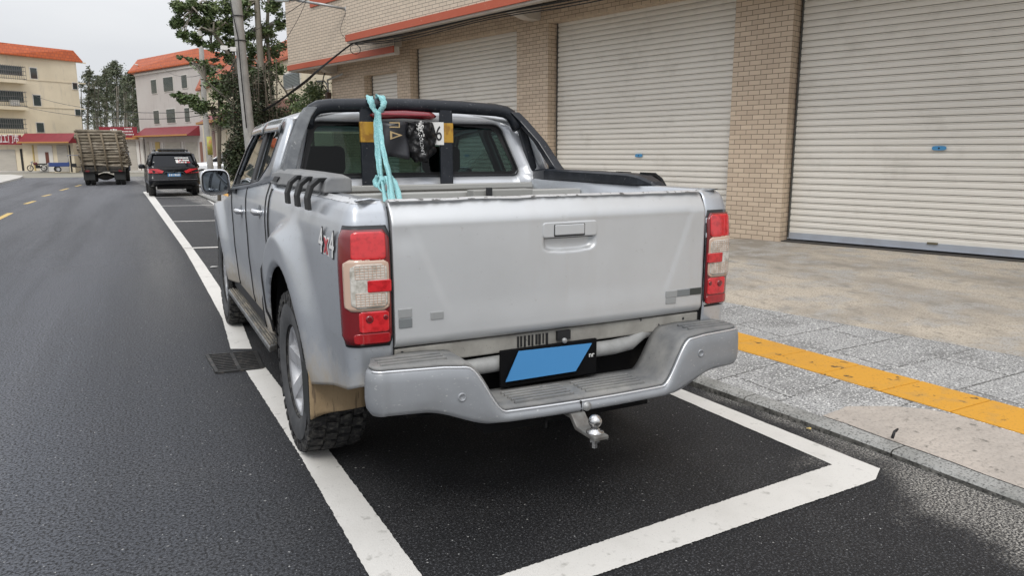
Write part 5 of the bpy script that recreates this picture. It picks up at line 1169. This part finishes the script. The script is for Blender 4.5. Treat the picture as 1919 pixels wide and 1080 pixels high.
# yellow house behind the trees
def GY(px, Y): p = at(px, 300, Y); return (p.x, p.y)
Y0, Y1 = GY(384, 52), GY(625, 27)
zy = onwall(538, 106, Y0, Y1)[1]
yh = block('yellow_house', [Y0, Y1, (Y1[0]+6, Y1[1]+5), (Y0[0]+6, Y0[1]+6)], -.6, zy, cream, 'pale yellow house with orange roof half hidden behind the roadside trees', 'house')
roofband(yh, [Y0, Y1, (Y1[0]+6, Y1[1]+5), (Y0[0]+6, Y0[1]+6)], zy, .75, .4, -.2, roofo)
for px in ((533, 133, 566, 166), (470, 150, 488, 176)): win(yh, Y0, Y1, px, 8)
awning(yh, Y0, Y1, 392, 446, 216, 232, awnr, .8)
for (a, c, mt) in ((388, 396, whiter), (398, 408, mat('pink_wall', (.34, .22, .19), .8)), (412, 430, cream)): quad(yh, 'shop_front', mt, Y0, Y1, (a, 244, c, 322), .05, 0, -.5)
quad(yh, 'brick_panel', mat('brick_red', (.22, .11, .08), .8), Y0, Y1, (498, 188, 548, 222), .05, 0)
fixp(yh)
# ------------------------------------------------------------------ poles
def pxr(px, p): return px*((p-CAM).dot(_f))/FPX
def pole(name, lab, pts, Y, wt, wb, mt=polem):
    P = [at(x, y, Y) for x, y in pts]; b0 = P[-1]; d = (P[-1]-P[-2]).normalized(); g0 = P[-1]+d*((P[-1].z-gz(Y))/max(.1, -d.z)); top = P[0]-(P[1]-P[0]).normalized()*1.2
    e = empty(name, g0, 0, lab, 'utility pole'); Q = [q-g0 for q in [top]+P+[g0]]; r0, r1 = pxr(wt/2, P[0]), pxr(wb/2, P[-1])
    mb = MB(); mb.tube(Q, [lerp(r0, r1, i/(len(Q)-1)) for i in range(len(Q))], 18); mb.build('shaft', mt, e); return e, P
pe, PP = pole('utility_pole', 'tall round concrete pole with a small white camera, beside the leafy tree', [(443, 0), (455, 130), (467, 250)], 16, 17, 21)
mb = MB()
for y in (30, 76): 
    p = at(443+y*.1, y, 16)-pe.location; mb.tube([p+Vector((math.cos(a)*.13, math.sin(a)*.13, 0)) for a in [k*.5 for k in range(14)]], .012, 5)
mb.build('strap_band', cablem, pe)
mb = MB(); p = at(440, 92, 15.9)-pe.location; mb.tube([p+Vector((.1, .1, 0)), p+Vector((-.25, 0, .02))], .015, 6); mb.box(p+Vector((-.30, -.08, -.03)), p+Vector((-.16, .04, .06))); mb.box(p+Vector((-.10, -.08, -.05)), p+Vector((.02, .04, .04))); mb.build('camera', white, pe)
mb = MB(); mb.tube([at(431, 0, 15.8)-pe.location, at(446, 70, 15.8)-pe.location, at(452, 140, 15.8)-pe.location, at(462, 240, 15.8)-pe.location], .014, 5); mb.build('down_cable', cablem, pe)
pe2, PP2 = pole('utility_pole', 'thinner concrete pole with a faded yellow sticker, behind the black car', [(379, 122), (384, 210), (393, 300)], 27, 8, 12)
mb = MB(); a = at(391, 262, 26.9)-pe2.location; b = at(393, 285, 26.9)-pe2.location; r0 = pxr(6.0, at(392, 270, 27)); mb.tube([a+Vector((.0, .1, .12)), b+Vector((0, .1, -.10))], r0, 14); mb.build('sticker', mat('sticker_yellow', (.38, .36, .07), .5, noise=[(6, .5, .6, (.5, .2, .1), 4)]), pe2)
sp_ = empty('sign_post', gnd(414, 322), 0, 'thin dark post with a narrow dark plate beside the parked white car', 'sign post')
mb = MB(); mb.tube([Vector((0, 0, 0)), at(416, 250, gnd(414, 322).y)-sp_.location], .05, 6); mb.build('post', cablem, sp_)
mb = MB(); q_ = at(416, 264, gnd(414, 322).y)-sp_.location; mb.box(q_-Vector((.22, .05, .5)), q_+Vector((.1, .0, .5))); mb.build('plate', mat('dark_plate', (.05, .05, .055), .5), sp_, bevel=.02)
for i, (a, b) in enumerate((((384, 215, 27), (20, 190, 60)), ((384, 205, 27), (60, 176, 62)), ((452, 60, 16), (382, 126, 27)), ((455, 75, 16), (383, 150, 27)), ((384, 135, 27), (300, 120, 74)))):
    cable('overhead_wire', [at(*a), (at(*a)+at(*b))/2, at(*b)], .012 if i < 2 else .01, 'thin overhead wire strung from the roadside poles', n=4, grp='overhead wires', sag=.5)
# ------------------------------------------------------------------ trees
LG = [mat('leaf_a', (.12, .17, .065), .5), mat('leaf_b', (.07, .11, .04), .5), mat('leaf_c', (.18, .23, .10), .5)]
LD = [mat('leaf_dark', (.030, .046, .018), .6), mat('leaf_dark2', (.048, .064, .026), .6), mat('vine_dry', (.062, .058, .036), .8)]
LE = [mat('leaf_e1', (.12, .14, .085), .6), mat('leaf_e2', (.08, .10, .06), .6), mat('leaf_e3', (.17, .18, .12), .6)]
bark = mat('bark', (.13, .11, .085), .9, noise=[(4, .4, .7, (.07, .06, .045), 6, (1, 1, .2))])
barkp = mat('pale_bark', (.30, .28, .24), .85, noise=[(3, .4, .7, (.16, .14, .11), 6, (1, 1, .25))])
def leaves(mb, c, rad, n, size, sub=None, up=.3):
    c = Vector(c); n = int(n*1.25); size *= .80; k = sub or max(6, int(n/42)); cl = []
    for _ in range(k):
        while True:
            p = Vector((random.uniform(-1, 1), random.uniform(-1, 1), random.uniform(-1, 1)))
            if .15 < p.length < 1: break
        cl.append((Vector((p.x*rad[0], p.y*rad[1], p.z*rad[2])), random.uniform(.14, .42)*min(rad[0], rad[2]), random.choice((0, 0, 1, 1, 2))))
    for _ in range(n):
        q, s, mi = random.choice(cl); p = c+q+Vector((random.gauss(0, s), random.gauss(0, s), random.gauss(0, s*.7)))
        a = Vector((random.gauss(0, 1), random.gauss(0, 1), random.gauss(0, .5))).normalized(); b = a.cross(Vector((random.gauss(0, 1), random.gauss(0, 1), random.gauss(0, 1)))).normalized()
        s_ = size*random.uniform(.6, 1.3); mb.add([p-a*s_*.9, p-b*s_*.38, p+a*s_*.9, p+b*s_*.38], [(0, 1, 2, 3)], mi if random.random() < .7 else random.randrange(3))
    return [c+q for q, s, mi in cl]
def limb(mb, pts, r0, r1, n=7):
    mb.tube(pts, [lerp(r0, r1, i/(len(pts)-1)) for i in range(len(pts))], n)
def pblob(px, py, Y, rx, ry, dy=None):
    c = at(px, py, Y); k = ((c-CAM).dot(_f))/FPX; return c, (rx*k, dy or (rx*k), ry*k)
def blobtree(name, lab, base, trunks, blobs, mats, size, bk=bark, branches=3):
    e = empty(name, base, 0, lab, 'tree'); tb_ = MB(); cb_ = MB()
    for pts, r0, r1 in trunks: limb(tb_, [Vector(p)-Vector(base) for p in pts], r0, r1)
    for (px, py, Y, rx, ry, n) in blobs:
        c, rad = pblob(px, py, Y, rx, ry); cs = leaves(cb_, c-Vector(base), rad, n, size)
        src = min((Vector(p)-Vector(base) for pts, _, _ in trunks for p in pts), key=lambda q_: (q_-(c-Vector(base))).length)
        for q_ in random.sample(cs, min(branches, len(cs))):
            m_ = src.lerp(q_, .5)+Vector((random.gauss(0, .1), random.gauss(0, .1), .15)); limb(tb_, [src, m_, q_], .035, .010, 5)
    t_ = tb_.build('trunk', bk, e, fix=False); c_ = cb_.build('crown', mats, e, fix=False); return e
b0 = gnd(470, 345); b0 = Vector((at(500, 300, 20).x, 20, gz(20)))
blobtree('roadside_tree', 'tall leafy tree with slim pale trunks rising behind the concrete pole', b0,
         [([b0, at(496, 240, 20), at(489, 130, 20), at(481, 0, 20), at(476, -60, 20)], .12, .07), ([b0+Vector((.4, .3, 0)), at(510, 180, 20.5), at(500, 60, 20.5), at(505, -40, 20.5)], .08, .04),
          ([b0, at(470, 220, 20), at(440, 120, 20), at(400, 60, 19.5), at(360, 20, 19.5)], .09, .03), ([b0, at(475, 250, 20), at(430, 190, 20), at(385, 150, 19.5)], .05, .02)],
         [(334, 14, 19.5, 12, 12, 620), (331, 42, 19.5, 12, 12, 620), (342, 62, 19.5, 12, 8, 300), (366, 10, 19.5, 16, 12, 700), (368, 38, 19.5, 18, 12, 800), (362, 70, 19.5, 20, 9, 520), (395, 18, 19.6, 16, 14, 760), (398, 52, 19.6, 18, 14, 850), (390, 84, 19.6, 20, 8, 420),
          (425, 12, 20, 14, 14, 620), (428, 48, 20, 16, 16, 760), (424, 84, 20, 18, 12, 560), (412, 108, 20, 22, 10, 360), (458, 20, 20, 16, 20, 620), (466, 60, 20.3, 14, 18, 380), (480, 95, 20.5, 20, 14, 600), (445, 30, 20, 14, 18, 560), (448, 78, 20, 14, 16, 480), (512, 10, 20, 16, 16, 620), (525, 38, 20, 10, 18, 620), (500, 62, 20.5, 22, 16, 700), (520, 95, 20.5, 16, 18, 420), (505, 130, 20.5, 22, 20, 520), (470, 130, 20.4, 20, 18, 520), (440, 150, 20.2, 20, 16, 480), (350, 108, 19.5, 24, 7, 130), (380, 120, 19.6, 24, 8, 150), (452, 120, 20.5, 22, 14, 380)], LG, .075, barkp)
b1 = Vector((at(405, 300, 23).x, 23, gz(23)))
blobtree('small_roadside_tree', 'lower branch-like young tree with dark clustered leaves beside the thin pole', b1,
         [([b1, at(410, 250, 23), at(395, 205, 23), at(350, 190, 23)], .06, .02), ([b1, at(412, 240, 23), at(410, 180, 23), at(400, 140, 23)], .06, .02)],
         [(352, 184, 23, 20, 10, 800), (335, 178, 23, 10, 6, 250), (376, 200, 23, 16, 14, 700), (415, 165, 23, 24, 24, 1200), (395, 128, 23, 26, 12, 350), (420, 215, 23, 18, 22, 900)], LG, .085)
b2 = Vector((at(462, 300, 18.5).x, 18.5, gz(18.5)))
tk = []
for i in range(12):
    x = 440+i*7+random.uniform(-3, 3); tk.append(([at(x+6, 330, 18.6+random.uniform(-.6, .9)), at(x+2, 240, 18.8), at(x-6+random.uniform(-8, 8), 130+random.uniform(-20, 30), 18.8)], .035, .012))
blobtree('ivy_covered_tree', 'dense dark tangle of vines and ivy around thin stems right of the poles', b2, tk,
         [(440, 300, 18.5, 16, 44, 3600), (460, 235, 18.8, 26, 60, 4600), (500, 230, 19.2, 30, 60, 3400), (450, 170, 19, 28, 30, 1900), (490, 160, 19.5, 26, 26, 1300), (545, 225, 19, 30, 26, 1400), (480, 290, 18.8, 40, 50, 3000)], LD, .06)
b3 = Vector((at(585, 250, 17).x, 17, gz(17)))
blobtree('leafy_bush', 'bright green bushy shrub under the left end of the tiled building', b3,
         [([b3, at(585, 230, 17), at(588, 180, 17)], .05, .02), ([b3, at(560, 215, 17.5), at(535, 170, 17.5), at(510, 135, 17.5)], .04, .012), ([b3, at(556, 205, 17.5), at(548, 160, 17.5)], .03, .01)],
         [(592, 172, 17, 20, 20, 1200), (580, 205, 17, 28, 24, 1700), (556, 192, 17.4, 16, 16, 400)], [LG[0], LG[2], LG[1]], .055)
for i, (px, top, Y, wd, n) in enumerate(((166, 128, 104, 10, 700), (184, 140, 112, 12, 800), (200, 132, 104, 11, 800), (216, 118, 108, 15, 1500), (232, 140, 116, 10, 600), (248, 134, 102, 12, 1100), (262, 138, 108, 10, 900), (175, 158, 126, 12, 600), (240, 160, 128, 14, 600), (207, 160, 124, 14, 600), (256, 165, 122, 12, 500))):
    base = Vector((at(px, 300, Y).x, Y, gz(Y))); tp_ = at(px+random.uniform(-3, 3), top, Y); hgt = tp_.z-base.z
    tr_ = [([base, base.lerp(tp_, .5)+Vector((random.uniform(-.3, .3), 0, 0)), tp_], .16, .05)]
    for k in range(3): off_ = random.uniform(-1.6, 1.6); tr_.append(([base+Vector((off_, 1, 0)), base.lerp(tp_, .45)+Vector((off_*1.1, 1, 0)), base.lerp(tp_, .85)+Vector((off_*1.2, 0, 0))], .10, .04))
    blobtree('eucalyptus_tree', ('bushy eucalyptus with a rounded dense top in the far grove' if n > 1000 else 'slender eucalyptus with sparse foliage in the far grove'), base, tr_,
             [(px, top+10, Y, wd*.7, 12, int(n*.7)), (px-4, top+28, Y, wd*1.1, 20, int(n*.8)), (px+4, top+54, Y, wd*1.1, 22, int(n*.7)), (px, top+84, Y, wd*1.1, 24, int(n*.5))], LE, .20, barkp, 2)['group'] = 'eucalyptus trees in the far grove'
# undergrowth beyond the pavement
ub = MB()
for k in range(16):
    y = 16.5+k*1.3; leaves(ub, (ex(y)+1.2+random.uniform(0, 1), y, gz(y)+.35), (.9, .8, .45), 260, .06)
tag(ub.build('undergrowth', LD, fix=False), kind='stuff')
ub = MB()
for k in range(10): p = at(150+k*14, 270, 98); leaves(ub, (p.x, 98+random.uniform(-2, 2), .6), (2.2, 1.5, 1.4), 260, .22)
tag(ub.build('far_undergrowth', LE, fix=False), kind='stuff')
# ------------------------------------------------------------------ vehicles
def zring(z, hw, y0, y1, r, n=7):
    P = []
    for (sx, cy, a0) in ((1, y1-r, 0), (-1, y1-r, 90), (-1, y0+r, 180), (1, y0+r, 270)):
        for k in range(n+1): a = R(a0+90*k/n); P.append(Vector((sx*(hw-r)+r*math.cos(a), cy+r*math.sin(a), z)))
    return P
def zloft(rings): 
    mb = MB(); rows = [zring(*q_) for q_ in rings]; mb.grid(rows, cu=True); mb.add(rows[0], [tuple(range(len(rows[0])))]); mb.add(rows[-1], [tuple(range(len(rows[0])))]); return mb
def carwheel(par, x, y, r, wd, sg, mt=None):
    mb = MB(); mb.lathe([(r*.6, wd/2), (r*.93, wd/2), (r, wd*.38), (r, -wd*.38), (r*.93, -wd/2), (r*.6, -wd/2)], (x, y, r), 'x', 28, sgn=sg); t_ = mb.build('wheel', rubber, par)
    mb = MB(); mb.lathe([(0, wd*.3), (r*.2, wd*.34), (r*.5, wd*.30), (r*.62, wd*.48), (r*.6, -wd*.4)], (x, y, r), 'x', 20, sgn=sg)
    for k in range(5): a = k*1.257; mb.prism([(x+sg*wd*.32, y+math.sin(a+o_)*rr_, r+math.cos(a+o_)*rr_) for o_, rr_ in ((-.3, r*.2), (-.12, r*.58), (.12, r*.58), (.3, r*.2))], (sg*wd*.1, 0, 0))
    mb.build('rim', mt or rimm, t_); return t_
blk = mat('black_car_paint', (.004, .0045, .006), .22, .0, .35, spec=.3, noise=[(6, .5, .8, (.02, .02, .022), 4)])
gl2 = mat('dark_car_glass', (.006, .007, .010), .08, 0, .1, .35)
p = gnd(329, 366.5); suv = empty('black_suv', (p.x-.02, p.y-.95, p.z), R(1.0), 'black sport utility car parked ahead with white lettering on its rear window', 'car')
zloft([(.40, .82, .18, 4.6, .12), (.46, .90, .04, 4.72, .16), (.62, .915, .0, 4.76, .18), (.72, .915, .02, 4.76, .2), (.80, .905, .07, 4.74, .2), (1.0, .905, .09, 4.7, .22), (1.12, .90, .12, 4.55, .24), (1.155, .885, .14, 3.55, .2), (1.2, .87, .16, 3.45, .2)]).build('body', blk, suv)
zloft([(1.19, .865, .165, 3.4, .2), (1.35, .82, .26, 3.1, .2), (1.55, .755, .40, 2.75, .2), (1.62, .73, .46, 2.62, .2)]).build('side_glass', gl2, suv)
mb = zloft([(1.60, .745, .40, 2.65, .2), (1.66, .73, .43, 2.55, .22), (1.72, .68, .55, 2.4, .25), (1.745, .55, .75, 2.2, .25)]); mb.build('roof', blk, suv)
mb = MB()
for sg in (-1, 1):
    mb.tube([(sg*.83, .20, 1.18), (sg*.79, .30, 1.38), (sg*.73, .46, 1.62)], .055, 8); mb.tube([(sg*.845, 1.35, 1.18), (sg*.76, 1.35, 1.58)], .03, 6); mb.tube([(sg*.845, 2.3, 1.18), (sg*.76, 2.25, 1.58)], .03, 6)
mb.build('pillar', blk, suv)
mb = MB(); mb.grid([[Vector((u*lerp(.70, .58, t), lerp(.135, .375, t)-.0-.02*(1-u*u), lerp(1.15, 1.56, t))) for u in [-1+k/6 for k in range(13)]] for t in [0, .33, .66, 1]]); rw = mb.build('rear_window', gl2, suv, fix=False)
mb = MB()
def rwpt(u, t, o=.012): return Vector((u*lerp(.70, .58, t), lerp(.135, .375, t)-.02*(1-u*u)-o, lerp(1.15, 1.56, t)))
for row, (t0, t1) in enumerate(((.76, .86), (.52, .66), (.34, .46))):
    u = .12+.03*row
    while u < .90:
        wd_ = random.uniform(.03, .06); mb.add([rwpt(u, t0), rwpt(u+wd_, t0), rwpt(u+wd_, t1), rwpt(u, t1)], [(0, 1, 2, 3)], 1 if (row and random.random() < .35) else 0); u += wd_+random.uniform(.008, .02)
mq = MB(); mq.add([rwpt(.16, .36, .008), rwpt(.36, .36, .008), rwpt(.36, .60, .008), rwpt(.16, .60, .008)], [(0, 1, 2, 3)]); mq.build('window_sticker', white, rw, fix=False)
mb.build('window_lettering', [white, mat('decal_red', (.5, .06, .07))], rw, fix=False)
for sg in (-1, 1):
    mb = MB(); mb.prism([(sg*.36, .062, .985), (sg*.42, .055, .90), (sg*.88, .10, .92), (sg*.915, .38, 1.0), (sg*.905, .40, 1.08), (sg*.86, .125, 1.075), (sg*.56, .09, 1.07)], (0, -.03, 0)); mb.build('tail_light', mat('suv_lamp', (.55, .02, .03), .15, 0, 1), suv, bevel=.012)
    mb = MB(); mb.box((min(sg*.55, sg*.60), .7, 1.74), (max(sg*.55, sg*.60), 2.4, 1.80)); mb.build('roof_rail', blackp, suv, bevel=.015)
    mb = zloft([(1.10, .10, -.06, .06, .04), (1.16, .125, -.07, .08, .06), (1.24, .12, -.06, .07, .06), (1.28, .08, -.04, .05, .03)]); mo = mb.build('mirror', blk, suv); mo.location = (sg*1.03, 2.75, -.06)
    for y in (.98, 3.75): carwheel(suv, sg*.78, y, .37, .25, sg)
mb = MB(); mb.box((-.46, .62, 1.755), (.50, 1.5, 1.83)); mb.build('roof_box', blackp, suv, bevel=.03)
mb = MB(); mb.prism([(-.36, .045, .905), (.36, .045, .905), (.30, .055, .945), (-.30, .055, .945)], (0, -.03, 0)); mb.build('chrome_strip', mirr, suv, bevel=.006)
mb = MB(); mb.prism([(0, .012, .955), (-.028, .012, .985), (0, .012, 1.02), (.028, .012, .985)], (0, .05, 0)); mb.build('emblem', mirr, suv)
mb = MB(); mb.box((-.23, .045, .78), (.23, .07, .90)); pt_ = mb.build('number_plate', mat('suv_plate', (.08, .30, .60), .4), suv, bevel=.004)
mb = MB()
for k in range(6): x = -.19+k*.066; mb.box((x, .040, .80), (x+random.uniform(.02, .045), .046, .875))
mb.build('plate_marks', white, pt_)
mb = MB(); mb.box((-.80, -.005, .655), (.80, .02, .668)); mb.build('bumper_line', mat('chrome_dim', (.3, .3, .32), .3, .6), suv)
mb = MB(); mb.box((-.62, .1, .30), (.62, .5, .42)); mb.tube([(-.5, .95, .36), (.5, .95, .36)], .07, 8); mb.build('underside', under, suv)
# log lorry
p = gnd(198, 347); lt = empty('log_lorry', (p.x, p.y-.3, p.z), R(-2), 'dark muddy lorry seen from behind, leaning under a tall load of cut logs', 'lorry')
steel = mat('lorry_steel', (.035, .033, .03), .8, .2, noise=[(5, .4, .7, (.09, .08, .065), 5)])
k_ = (p-CAM).dot(_f)/FPX
Wd = 1.14
mb = MB(); mb.box((-Wd, .0, .98), (Wd, 6.6, 1.10)); mb.build('load_bed', steel, lt)
mb = MB(); mb.box((-.45, .1, .70), (-.30, 7.4, .98)); mb.box((.30, .1, .70), (.45, 7.4, .98)); mb.box((-Wd, .02, .80), (Wd, .12, .98)); mb.lathe([(0, -.5), (.08, -.45), (.22, -.1), (.22, .1), (.08, .45), (0, .5)], (0, .75, .50), 'x', 14); mb.tube([(-.9, .75, .5), (.9, .75, .5)], .07, 8); mb.build('chassis', steel, lt)
for sg in (-1, 1):
    for xx in (.66, .95): carwheel(lt, sg*xx, .75, .48, .25, sg)
    carwheel(lt, sg*.95, 6.6, .48, .25, sg)
    mb = MB(); mb.box((sg*.80-.3, .16, .32), (sg*.80+.3, .18, .95)); mb.build('mud_flap', darkflap, lt)
    mb = MB(); mb.box((sg*.88-.12, -.01, .80), (sg*.88+.12, .015, .90)); mb.build('tail_light', redd, lt)
mb = zloft([(.7, 1.1, 6.8, 8.4, .2), (1.3, 1.12, 6.75, 8.5, .25), (2.0, 1.08, 6.8, 8.4, .3), (2.4, .95, 6.9, 8.2, .3)]); mb.build('cab', mat('lorry_blue', (.05, .08, .16), .5), lt)
lean = lambda z: -.10*(z-1.1)
H = (322-255)*k_
for i, x in enumerate((-1.02, -.42, .22, .98)):
    mb = MB(); mb.tube([(x, -.10, .85), (x+lean(2.2)*.8, -.12, 2.2), (x+lean(1.1+H*.92), -.12, 1.1+H*.92)], .055, 6); mb.build('stake', mat('stake_wood', (.20, .16, .11), .9), lt)
logm = [mat('log_bark_a', (.27, .235, .18), .9, noise=[(6, .4, .7, (.10, .08, .055), 6, (.4, 1, 1))]), mat('log_bark_b', (.38, .34, .27), .9, noise=[(6, .4, .7, (.14, .11, .08), 6, (.4, 1, 1))]), mat('log_bark_c', (.20, .17, .125), .9)]
logend = mat('log_end', (.36, .28, .18), .9)
LT = Matrix.Translation(lt.location) @ Matrix.Rotation(R(-2), 4, 'Z')
rws = []
z = 1.1; nlog = 0
while z < 1.1+H:
    r0 = random.uniform(.060, .115); rws.append((z+r0, r0)); z += 2*r0*.98
def logobj(z, y, r0, ext=0):
    mb = MB(); c = lean(z); tilt = random.gauss(0, .05); L0_ = -1.06+random.uniform(-.16, .10); L1_ = 1.10+random.uniform(-.1, .25); pts = [LT @ Vector((c+lerp(L0_, L1_, t), y+random.gauss(0, .04), z+(t-.5)*tilt*1.6+random.gauss(0, .012))) for t in (0, .33, .66, 1)]
    o0 = pts[0].copy(); pts = [q_-o0 for q_ in pts]; mb.tube(pts, [r0, r0*random.uniform(.9, 1.05), r0*.95, r0*random.uniform(.8, 1.05)], 8, 0, cap=False)
    for q_, rr_, s_ in ((pts[0], r0, -1), (pts[-1], r0*.92, 1)):
        ring_ = [q_+LT.to_3x3() @ Vector((0, math.cos(a)*rr_, math.sin(a)*rr_)) for a in [k*math.pi/4 for k in range(8)]]; mb.add(ring_, [tuple(range(8))], 1)
    o = mb.build('log', [random.choice(logm), logend], loc=o0, fix=False); return tag(o, 'cut log lying crosswise in the tall stack on the lorry', 'log', 'logs stacked on the lorry')
for z_, r0 in rws: logobj(z_, .02+r0, r0)
for j in range(1, 9):
    for z_, r0 in rws[::1]:
        if nlog < 240: logobj(z_+random.uniform(-.02, .02), .02+j*.15+random.uniform(-.02, .02), random.uniform(.05, .075)); nlog += 1
mb = MB()
for j in range(9, 40):
    z = 1.15
    while z < 1.1+H: 
        c = lean(z); y = .02+j*.15+random.uniform(-.02, .02); mb.tube([LT @ Vector((c-1.15, y, z)), LT @ Vector((c+1.18+random.uniform(-.1, .12), y, z))], .07, 6); z += .14
tag(mb.build('log_pile', [logm[0]], fix=False), kind='stuff')
# white car behind the poles
wc = mat('white_car_paint', (.66, .68, .70), .2, .1, 1)
p = Vector((at(434, 300, 38).x, 38, gz(38)+.42)); car = empty('white_car', p, R(80), 'white saloon car parked sideways behind the thin pole and the bin', 'car')
zloft([(.25, .80, -2.1, 2.1, .2), (.45, .86, -2.2, 2.2, .3), (.70, .86, -2.2, 2.18, .35), (.84, .83, -2.15, 2.0, .35), (.92, .78, -1.95, 1.2, .3)]).build('body', wc, car)
zloft([(.90, .76, -1.8, 1.15, .25), (1.15, .68, -1.4, .65, .25), (1.32, .60, -1.1, .30, .25)]).build('window_glass', gl2, car)
zloft([(1.31, .61, -1.12, .33, .25), (1.38, .52, -.95, .15, .25)]).build('roof', wc, car)
mb = MB()
for sg in (-1, 1): mb.tube([(sg*.72, 1.15, .9), (sg*.60, .32, 1.33)], .03, 6); mb.tube([(sg*.73, -.2, .9), (sg*.63, -.25, 1.33)], .03, 6); mb.tube([(sg*.72, -1.75, .9), (sg*.60, -1.1, 1.33)], .04, 6)
mb.build('pillar', wc, car)
for sg in (-1, 1):
    for y in (-1.3, 1.35): carwheel(car, sg*.76, y, .31, .2, sg)
    mb = MB(); mb.box((sg*.6-.14, 2.02, .58), (sg*.6+.14, 2.2, .72)); mb.build('headlight', clearl, car, bevel=.03)
# bin
p = gnd(383, 341, .12); bn = empty('wheelie_bin', p, 0, 'dark purple plastic bin standing on the pavement beside the black car', 'bin')
purp = mat('bin_purple', (.055, .045, .13), .5)
mb = zloft([(.03, .26, -.24, .24, .04), (.72, .33, -.30, .30, .05)]); mb.build('body', purp, bn)
mb = zloft([(.72, .36, -.34, .34, .05), (.78, .36, -.33, .33, .05), (.82, .28, -.26, .26, .05)]); mb.build('lid', purp, bn); bn.scale = (1.1, 1.1, 1.35)
# motorbike and cargo tricycle in front of the shops
def bike(name, lab, cat, p, rz, s=1):
    e = empty(name, p, rz, lab, cat)
    for y in (0, 1.25):
        mb = MB(); mb.lathe([(.30, .05), (.32, 0), (.30, -.05), (.24, -.04), (.24, .04)], (0, y, .32), 'x', 20); w_ = mb.build('wheel', rubber, e)
        mb = MB(); mb.lathe([(0, .05), (.08, .04), (.08, -.04), (0, -.05)], (0, y, .32), 'x', 10)
        for k in range(6): a = k*1.047; mb.tube([(0, y, .32), (0, y+.24*math.sin(a), .32+.24*math.cos(a))], .012, 4)
        mb.build('hub', galv, w_)
    mb = MB(); mb.tube([(0, 1.25, .32), (0, 1.08, .75), (0, .98, 1.0)], .035, 6); mb.tube([(0, 0, .32), (0, .5, .5), (0, .95, .85)], .05, 6); mb.box((-.13, .35, .30), (.13, .75, .62)); mb.build('frame', blackp, e, bevel=.02)
    mb = zloft([(.66, .10, -.30, .62, .05), (.74, .15, -.35, .60, .08), (.80, .13, -.32, .5, .08)]); mb.build('seat', seatm, e)
    mb = zloft([(.62, .12, .55, .92, .06), (.86, .16, .58, .95, .08), (.92, .10, .62, .9, .05)]); mb.build('tank', mat('bike_red', (.14, .03, .03), .3, 0, .6), e)
    mb = MB(); mb.tube([(-.34, .88, 1.04), (-.15, .98, 1.0), (.15, .98, 1.0), (.34, .88, 1.04)], .02, 6); mb.box((-.09, 1.02, .82), (.09, 1.14, 1.0)); mb.build('handlebar', galv, e); return e
p = gnd(92, 320, .14); bike('motorbike', 'dark motorbike parked in front of the white shop wall', 'motorbike', p, R(75))
p = gnd(83, 320.5, .14); bike('motorbike', 'second motorbike parked further left beside the yellow pillar', 'motorbike', p, R(110))
p = gnd(134, 322, .1); tri = empty('cargo_tricycle', p, R(-80), 'blue cargo tricycle with a small canopy parked left of the log lorry', 'tricycle')
tbl = mat('tricycle_blue', (.03, .06, .20), .5)
mb = MB(); mb.box((-.55, -1.9, .55), (.55, -.2, .60)); 
for sg in (-1, 1): mb.box((sg*.55-.02, -1.9, .60), (sg*.55+.02, -.2, .95))
mb.box((-.55, -1.92, .60), (.55, -1.88, .95)); mb.box((-.55, -.22, .60), (.55, -.18, 1.0)); mb.build('cargo_box', tbl, tri, bevel=.01)
mb = MB(); mb.tube([(0, .2, .5), (0, 1.0, .5), (0, 1.25, 1.05)], .05, 6); mb.box((-.2, .0, .5), (.2, .5, .85)); mb.build('frame', blackp, tri, bevel=.02)
mb = zloft([(1.65, .5, -.2, 1.25, .15), (1.72, .5, -.2, 1.25, .15)]); mb.build('canopy', mat('canopy_grey', (.2, .2, .24), .6), tri)
mb = MB()
for sg in (-1, 1): mb.tube([(sg*.45, -.15, .6), (sg*.45, -.15, 1.66)], .02, 6); mb.tube([(sg*.4, 1.1, .9), (sg*.45, 1.15, 1.66)], .02, 6)
mb.tube([(-.35, 1.1, 1.08), (.35, 1.1, 1.08)], .02, 6); mb.build('canopy_post', galv, tri)
for (x, y) in ((-.5, -1.2), (.5, -1.2), (0, 1.35)): carwheel(tri, x, y, .29, .12, 1 if x >= 0 else -1)
